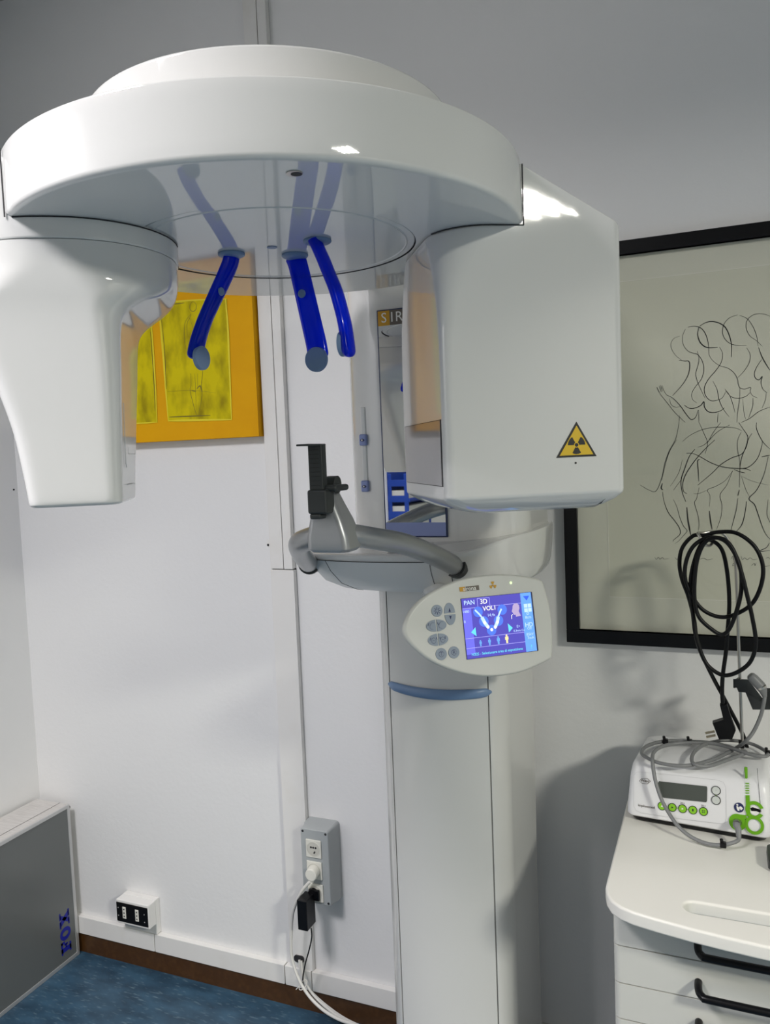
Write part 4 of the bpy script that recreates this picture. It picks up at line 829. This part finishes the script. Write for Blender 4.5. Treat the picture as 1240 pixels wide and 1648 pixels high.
for k in range(len(zs)-1):
    z1, z0 = zs[k]-0.0012, zs[k+1]+0.0012
    b = MB(); pr_ = rrect4(cx0, cx1, cfy-0.004, cfy+0.017, (0.002, 0.002, 0.012, 0.012), 5)
    b.loft([[V((x, y, z)) for x, y in pr_] for z in (z0, z1)], M_CART); dr = b.build('drawer', R7, sharp=45)
    zc = (zs[0]-0.048) if k == 0 else z1-0.018
    zc = [onY(1124, 1513, cfy).z, onY(1127, 1578, cfy).z, onY(1128, 1642, cfy).z][k] if k < 3 else z1-0.030
    xl = onY(1124, 1513, cfy).x; xr = 0.214-xl; hy = cfy-0.004
    path = [(xl, hy, zc), (xl, hy-0.012, zc-0.0005), (xl+0.002, hy-0.024, zc-0.003), (xl+0.008, hy-0.031, zc-0.0045), (xl+0.018, hy-0.034, zc-0.005), ((xl+xr)/2, hy-0.035, zc-0.0055), (xr-0.018, hy-0.034, zc-0.005), (xr-0.008, hy-0.031, zc-0.0045), (xr-0.002, hy-0.024, zc-0.003), (xr, hy-0.012, zc-0.0005), (xr, hy, zc)]
    b = MB(); b.tube(smooth_path(path, 4), 0.0062, M_BLACK, 16); b.build('handle', dr)

# ================================================================== surgical motor unit on the cart
R8 = thing('implant_motor_unit', 'white surgical motor unit with green keys standing on the cart', 'medical device', (-0.05, -0.2, WZ))
DR = V((0.2245, -0.0225, 0)).normalized(); DBk = V((-DR.y, DR.x, 0))       # its right and its back
D0 = V((-0.1785, -0.277, WZ))
def DL(a, d, z): return D0 + DR*a + DBk*d + V((0, 0, z))
DW = 0.262
def dring(z, a0, a1, d0, d1, r): return [DL(a, d, z) for a, d in rrect4(a0, a1, d0, d1, (r, r, r*0.7, r*0.7), 6)]
b = MB()
b.loft([dring(0.0125, 0.003, DW-0.003, 0.0008, 0.205, 0.02), dring(0.0155, 0.0, DW, -0.001, 0.207, 0.02), dring(0.03, 0.0, DW, 0.001, 0.207, 0.02), dring(0.088, 0.003, DW-0.003, 0.020, 0.206, 0.021), dring(0.104, 0.006, DW-0.006, 0.0265, 0.203, 0.022), dring(0.112, 0.010, DW-0.010, 0.036, 0.197, 0.025), dring(0.1165, 0.019, DW-0.019, 0.055, 0.188, 0.028), dring(0.1185, 0.040, DW-0.040, 0.085, 0.17, 0.03)], M_DEVICE)
dv = b.build('device_casing', R8, sharp=60)
b = MB(); b.loft([dring(0.0, 0.018, DW-0.016, 0.012, 0.195, 0.02), dring(0.004, 0.010, DW-0.01, 0.006, 0.20, 0.02), dring(0.0128, 0.005, DW-0.005, 0.003, 0.203, 0.02)], M_BLACK); b.build('base_tray', R8)
FP = Plane(DL(0, 0.001, 0.03), DR, DL(0, 0.020, 0.088)-DL(0, 0.001, 0.03))
dsc = 240/1240
def fp_(x, y, o=0.0008): return FP.at(1000+x*dsc, 1160+y*dsc, o)
def dline(pts, wd=0.0005, m=M_LINE, o=0.0008): b.ribbon([fp_(x, y, o) for x, y in pts], wd, FP.n, m)
b = MB(); dline([(140, 425), (400, 447), (800, 492), (850, 510), (872, 550), (875, 700), (876, 810), (868, 845), (840, 856), (500, 815), (170, 765), (125, 745), (108, 710), (104, 500), (108, 450), (125, 430), (140, 425)]); b.build('front_outline', dv)
b = MB(); b.prism([fp_(x, y, 0.0004) for x, y in ((318, 502), (712, 545), (718, 555), (716, 668), (708, 677), (360, 640), (312, 625), (309, 515))], FP.n*0.0009, M_LCD); b.build('display', dv, label='unlit grey display')
def key(x, y, m, r=32, ring=M_INKB):
    k = MB(); c = fp_(x, y, 0.0); k.disc(c, FP.n, r*dsc/1290*1.66, 0.0016, ring, 26); k.disc(c+FP.n*0.0012, FP.n, r*0.84*dsc/1290*1.66, 0.0010, m, 26); return k, c+FP.n*0.0023
for i, (x, y) in enumerate(((342, 708), (428, 720), (513, 731), (599, 742), (687, 754))):
    k, c = key(x, y, M_LIME)
    if i in (1, 2): k.add([c+FP.r*.0022, c-FP.r*.0015+FP.u*.002, c-FP.r*.0015-FP.u*.002], [[0, 1, 2]], M_DARK if i == 1 else M_INKW)
    elif i == 3: k.add([c+FP.r*x_+FP.u*y_ for x_, y_ in ((-.0014, -.0022), (.0014, -.0022), (.0014, .002), (-.0014, .002))], [[0, 1, 2, 3]], M_DARK)
    elif i == 0: k.add([c+FP.r*x_+FP.u*y_ for x_, y_ in ((-.002, -.002), (.002, -.002), (.002, .0), (0, .002))], [[0, 1, 2, 3]], M_INKW)
    else:
        for q in range(4): t = math.pi/4+math.pi/2*q; k.disc(c+FP.r*.0021*math.cos(t)+FP.u*.0021*math.sin(t), FP.n, .0011, .0001, M_DARK, 10)
    k.build('key', dv, label='lime green key')
for y, s in ((580, '+'), (660, '–')):
    k, c = key(791, y, M_GREYKEY, 34); k.text(s, c, FP.r, FP.u, 0.008, M_LINE); k.build('key', dv, label='pale grey key')
b = MB()
for q, wd_ in ((((455, 724), (485, 728)), .0012), (((545, 736), (570, 739)), .0012), (((791, 612), (791, 628)), .0022)): b = MB(); dline(q, wd_, M_LIME, 0.001); b.build('key_link', dv)
for t_, x, y in (('20:1', 512, 686), ('20:1', 687, 708), ('F', 348, 668)): b = MB(); b.text(t_, fp_(x, y, .0008), FP.r, FP.u, 0.0052, M_TAUPE); b.build('key_caption', dv)
b = MB(); b.text('implantmed', fp_(213, 712, .0008), FP.r, FP.u, 0.0068, M_TAUPE, bold=0.00004)
b.build('model_lettering', dv)
b = MB(); hx = [(152, 500), (178, 478), (220, 480), (246, 502), (222, 524), (176, 520), (152, 500)]; dline(hx, 0.0011, M_TAUPE)
b.text('W&H', fp_(199, 501, .0008), FP.r, FP.u, 0.0066, M_TAUPE, bold=0.0001); b.build('maker_emblem', dv)
b = MB(); c = fp_(982, 721, 0.0002); b.disc(c, FP.n, 0.0092, 0.0006, M_INKW, 28); b.disc(c+FP.n*.0004, FP.n, 0.0088, 0.0006, M_NAVY, 28)
c = c+FP.n*0.0012; b.disc(c+FP.u*.0045-FP.r*.003, FP.n, .0018, .0001, M_INKW, 12)
b.add([c+FP.r*x_+FP.u*y_ for x_, y_ in ((-.0045, .002), (-.002, .002), (.001, -.0015), (.001, -.006), (-.002, -.006), (-.004, -.002))], [[0, 1, 2, 3, 4, 5]], M_INKW)
b.add([c+FP.r*x_+FP.u*y_ for x_, y_ in ((.000, .001), (.003, .003), (.0072, -.0005), (.004, -.0045), (.0012, -.002))], [[0, 1, 2, 3, 4]], M_INKW); b.build('manual_sign', dv, label='round navy read-the-manual sign')
# green hose guide: vertical strip, open ring, lower ring, and ring around the motor socket
b = MB()
def gring_(x, y, ro, ri, a0=0, a1=360, rx=1.0):
    c = fp_(x, y, 0.0002); n = 40; A_ = [math.radians(a0+(a1-a0)*i/n) for i in range(n+1)]
    def arc(r, o): return [c+FP.r*r*rx*math.cos(t)+FP.u*r*math.sin(t)+FP.n*o for t in A_]
    kk = dsc/1290*1.66; O0, O1, I0, I1 = arc(ro*kk, 0), arc(ro*kk, .0022), arc(ri*kk, 0), arc(ri*kk, .0022); m_ = n+1
    b.add(O0+O1+I1+I0, [[r_*m_+i, r_*m_+i+1, (r_+1)*m_+i+1, (r_+1)*m_+i] for r_ in range(3) for i in range(n)], M_GREEN)
gring_(970, 843, 60, 30); gring_(1110, 868, 66, 44); gring_(1112, 742, 64, 40, 20, 335)
b.prism([fp_(x, y, .0002) for x, y in ((920, 790), (960, 775), (1045, 785), (1045, 815), (960, 830))], FP.n*.002, M_GREEN)
b.prism([fp_(x, y, .0002) for x, y in ((1037, 618), (1070, 618), (1078, 800), (1045, 790))], FP.n*.002, M_GREEN)
for i in range(5): y = 605-20*i; b.prism([fp_(x, q, .0002) for x, q in ((1037, y), (1068, y), (1066, y-9), (1035, y-9))], FP.n*.0012, M_GREEN)
b.build('hose_guide', dv)
b = MB(); b.disc(fp_(1112, 745, .0003), FP.n, .0085, .0012, M_INKW, 24); b.prism([fp_(x, y, .0012) for x, y in ((1075, 725), (1095, 718), (1160, 738), (1160, 765), (1130, 752), (1085, 750))], FP.n*.0006, M_BLACK); b.build('pump_slot', dv)
b = MB(); dline([(1027, 395), (1033, 520)], 0.0006); dline([(1133, 395), (1150, 600), (1165, 760)], 0.0007, M_DARK); b.build('pump_lid_joint', dv)
b = MB(); b.tube([DL(.2155, .060, .1172), DL(.2175, .030, .1125), FP.at(1000+1040*dsc, 1160+385*dsc, .002)], .0028, M_GREEN, 10); b.build('hose_clip', dv, label='green hose clip')

# ================================================================== stand pole with hook and holder, on the unit
py_ = -0.150
pb = onY(1195.5, 1195, py_); pt = onY(1184.5, 905, py_)
R9 = thing('stand_pole', 'thin steel pole with hook standing in the motor unit', 'pole', (pb.x, pb.y, WZ+0.118))
b = MB(); pole = [V((pb.x, py_, WZ+0.1192)), pb, pb.lerp(pt, .5), pt, onY(1178, 880, py_-.004), onY(1166, 860, py_-.008), onY(1148, 856, py_-.016), onY(1132, 858, py_-.024), onY(1124, 858, py_-.032), onY(1128, 866, py_-.038), onY(1135, 876, py_-.036), onY(1143, 878, py_-.030), onY(1148, 873, py_-.026)]
b.tube(smooth_path(pole, 6), 0.0031, M_CHROME, 14); b.build('rod', R9)
b = MB(); cx3 = lambda x, y, Y: onY(1100+x*140/1240, 1060+y*180/1594, Y)
b.prism([cx3(715, 290, py_-.008), cx3(930, 295, py_-.010), cx3(1130, 560, py_-.018), cx3(1190, 420, py_-.03), cx3(1275, 420, py_-.03), cx3(1275, 720, py_-.03), cx3(992, 720, py_-.020), cx3(890, 478, py_-.010), cx3(790, 470, py_-.008)], (0, -0.003, 0), M_DARK)
b.prism([cx3(715, 290, py_-.008), cx3(800, 292, py_-.008), cx3(800, 292, py_-.008)+V((0.004, 0.03, 0)), cx3(735, 300, py_+.024)], (0, 0, -0.018), M_DARK)
b.build('motor_holder', R9, label='charcoal plate motor holder')

# ================================================================== grey motor handpiece with coiled cable
R10 = thing('motor_handpiece', 'grey motor with grey cable coiled over the motor unit', 'handpiece', tuple(cx3(1060, 400, py_-.035)))
b = MB(); h0, h1 = cx3(965, 245, py_-.046), cx3(1110, 395, py_-.046); h2, h3 = cx3(1140, 460, py_-.046), cx3(1165, 545, py_-.046)
b.tube([h0+(h0-h1).normalized()*.003, h0, h0.lerp(h1, .3), h1], [.0055, .0085, .0098, .0100], M_CABLE, 20); b.build('motor_body', R10, sharp=50)
b = MB(); b.tube([h1, h1.lerp(h2, .45)], [.0101, .0095], M_CHROME, 20); b.build('steel_ring', R10)
b = MB(); b.tube([h1.lerp(h2, .4), h2, h3], [.0094, .0075, .0042], M_CABLE, 18); b.build('strain_relief', R10)
def top(x, y, o=0.006): return onZ(1000+x*dsc, 1160+y*dsc, WZ+0.1185+o)
def mid(x, y, Y): return onY(1000+x*dsc, 1160+y*dsc, Y)
cab = [h3, cx3(1150, 640, py_-.05), cx3(1105, 820, py_-.05), cx3(1010, 1030, py_-.055), cx3(900, 1170, py_-.06)]
cab += [top(960, 225, .012), top(800, 310, .008), top(690, 345, .006), top(560, 372, .006), top(430, 370, .006), top(300, 345, .006), top(205, 300, .006), top(172, 265, .006), top(200, 220, .006), top(290, 183, .006), top(400, 166, .006), top(560, 172, .007), top(720, 180, .008), top(900, 215, .008), top(980, 250, .010), top(1035, 255, .012), top(1020, 275, .012), top(900, 320, .008), top(760, 370, .006), top(680, 378, .006), top(610, 360, .010), top(588, 320, .012), top(610, 260, .013), top(690, 200, .013), top(800, 170, .013), top(900, 162, .013), top(1020, 175, .013), top(1120, 205, .010), top(1215, 262, .010), top(1205, 295, .012), top(1100, 285, .014), top(1000, 255, .016), top(880, 215, .016), top(760, 188, .015), top(600, 182, .013), top(450, 190, .011), top(340, 215, .011), top(275, 260, .012)]
cab += [mid(262, 320, -.268), mid(272, 420, -.280), mid(295, 530, -.290), mid(340, 660, -.300), mid(400, 770, -.310), mid(470, 870, -.325), mid(560, 950, -.335), mid(660, 1003, -.342), mid(760, 1030, -.346), mid(850, 1032, -.346), mid(920, 1018, -.342), mid(965, 1000, -.336), mid(982, 985, -.330)]
zmin_ = WZ+0.0045
cab = [V((p.x, p.y, max(p.z, zmin_))) for p in cab]
cab[-4:] = cab[-4:]
b = MB(); b.tube(smooth_path(cab, 6), 0.0036, M_CABLE, 12); b.build('cable', R10)
b = MB(); s0 = fp_(970, 843, 0.0); s1 = mid(970, 800, -.318); s1 = s0+FP.n*0.020-V((0, 0, .001)); s2 = mid(976, 900, -.322)
b.tube([s0, s1], [.0068, .0068], M_CHROME, 20); b.tube([s1, s1+FP.n*.004-V((0, 0, .004)), s2, cab[-1]], [.0066, .0062, .0058, .0040], M_CABLE, 18); b.build('connector', R10)
for x, y, z in ((850, 1030, None), (1003, 205, .014), (370, 170, .008), (570, 173, .009), (1222, 268, .011)):
    c = mid(x, y, -.346) if z is None else top(x, y, z); c = V((c.x, c.y, max(c.z, zmin_)))
    b = MB(); b.box(c-V((.0055, .0052, .0052)), c+V((.0055, .0052, .0052)), M_BLACK, .002, 2); b.tube([c+V((-.002, 0, .003)), c+V((-.003, -.002, .0105))], .003, M_BLACK, 8); b.build('cable_band', R10)

# ================================================================== black power cord looped over the hook
R11 = thing('mains_lead', 'black mains lead with plug looped over the steel hook', 'power cord', tuple(onY(1135, 862, py_)))
def k8(x, y, Y): return onY(960+x*280/855, 840+y*540/1648, Y)
seq = [((745, 1120), -.118), ((722, 1045), -.125), ((650, 905), -.150), ((560, 735), -.175), ((500, 600), -.188), ((482, 480), -.192), ((455, 370), -.192), ((422, 280), -.190), ((410, 200), -.188), ((425, 125), -.184), ((478, 68), -.180), ((530, 66), -.178),
       ((600, 50), -.186), ((690, 55), -.190), ((775, 115), -.194), ((818, 205), -.196), ((814, 300), -.198), ((772, 395), -.200), ((700, 447), -.202), ((620, 468), -.204), ((540, 442), -.206), ((485, 385), -.208), ((440, 290), -.208), ((440, 205), -.206), ((470, 130), -.202), ((520, 88), -.196),
       ((585, 76), -.198), ((650, 108), -.204), ((705, 210), -.210), ((714, 330), -.214), ((690, 440), -.216), ((655, 525), -.217), ((618, 553), -.217), ((565, 525), -.218), ((505, 465), -.218), ((484, 380), -.216), ((487, 250), -.213), ((508, 150), -.210), ((550, 88), -.206),
       ((620, 82), -.210), ((670, 130), -.214), ((712, 240), -.220), ((740, 350), -.223), ((768, 470), -.224), ((785, 590), -.224), ((762, 680), -.223), ((705, 732), -.221), ((635, 754), -.219), ((575, 728), -.217), ((530, 675), -.215), ((492, 565), -.212), ((478, 470), -.208), ((464, 300), -.205), ((490, 170), -.200), ((530, 95), -.194),
       ((575, 95), -.186), ((620, 140), -.184), ((645, 250), -.182), ((655, 400), -.180), ((646, 540), -.178), ((638, 640), -.176), ((622, 760), -.172), ((620, 850), -.170), ((624, 905), -.170)]
b = MB(); b.tube(smooth_path([k8(p[0], p[1], y) for p, y in seq], 7), 0.0040, M_RUBBER, 12); b.build('cable', R11)
b = MB(); Yp = -.170
b.prism([cx3(525, 665, Yp-.007), cx3(630, 665, Yp-.007), cx3(690, 860, Yp-.007), cx3(752, 1025, Yp-.007), cx3(700, 1148, Yp-.007), cx3(512, 1152, Yp-.007), cx3(420, 920, Yp-.007), cx3(575, 872, Yp-.007)], (0, 0.017, 0), M_RUBBER); b.build('plug', R11)
for a, c in (((450, 1035), (318, 1062)), ((462, 1090), (332, 1118))):
    b = MB(); b.tube([cx3(*a, Yp), cx3(*c, Yp)], .0024, M_BRASS, 12); b.build('pin', R11)

# ================================================================== dark thing lying at the right end of the worktop
b = MB(); g0 = onZ(1240, 1392, WZ)
R = [[V((x, y, WZ+z)) for x, y in rrect(g0.x-0.004+k, g0.x+0.10-k, g0.y-0.03+k, g0.y+0.05-k, 0.012, 6)] for z, k in ((0.0, .004), (.004, .0), (.016, .001), (.020, .006))]
b.loft(R, M_DARK); tag(b.build('instrument_tray'), 'dark grey tray at the right picture edge on the cart worktop', 'tray')

# ================================================================== blue glove rack far behind, seen in the machine's mirror
RZ, RY0, RY1, RD = 1.02, -4.30, -3.86, 0.15
R12 = thing('dispenser_rack', 'bright blue tiered dispenser rack on the left wall, seen only in the mirror', 'rack', (XL+0.08, (RY0+RY1)/2, RZ))
b = MB(); b.box((XL+0.0005, RY0, RZ), (XL+0.012, RY1, RZ+0.43), M_RACK, 0.004)
b.box((XL+0.001, RY0, RZ), (XL+RD, RY0+0.012, RZ+0.40), M_RACK, 0.004)
for x in (XL+0.001, XL+RD-0.03): b.box((x, RY1-0.012, RZ), (x+0.03, RY1, RZ+0.40), M_RACK, 0.004)
b.build('back_frame', R12)
for i in range(4):
    z = RZ+0.105*i; b = MB(); b.box((XL+0.002, RY0, z), (XL+RD+0.01, RY1, z+0.010), M_RACK, 0.003); b.box((XL+RD-0.004, RY0, z), (XL+RD+0.010, RY1, z+0.026), M_RACK, 0.004); b.box((XL+0.002, RY1-0.010, z), (XL+RD, RY1+0.001, z+0.045), M_RACK, 0.004); b.build('tier', R12)
for i in range(3):
    z = RZ+0.105*i+0.0105; b = MB(); b.box((XL+0.02, RY0+0.02, z), (XL+RD-0.01, RY1-0.02, z+0.068), M_CART, 0.002); tag(b.build('glove_box'), 'white carton on the %s tier of the blue rack' % ['lowest', 'second', 'third'][i], 'carton', 'cartons in the blue rack')
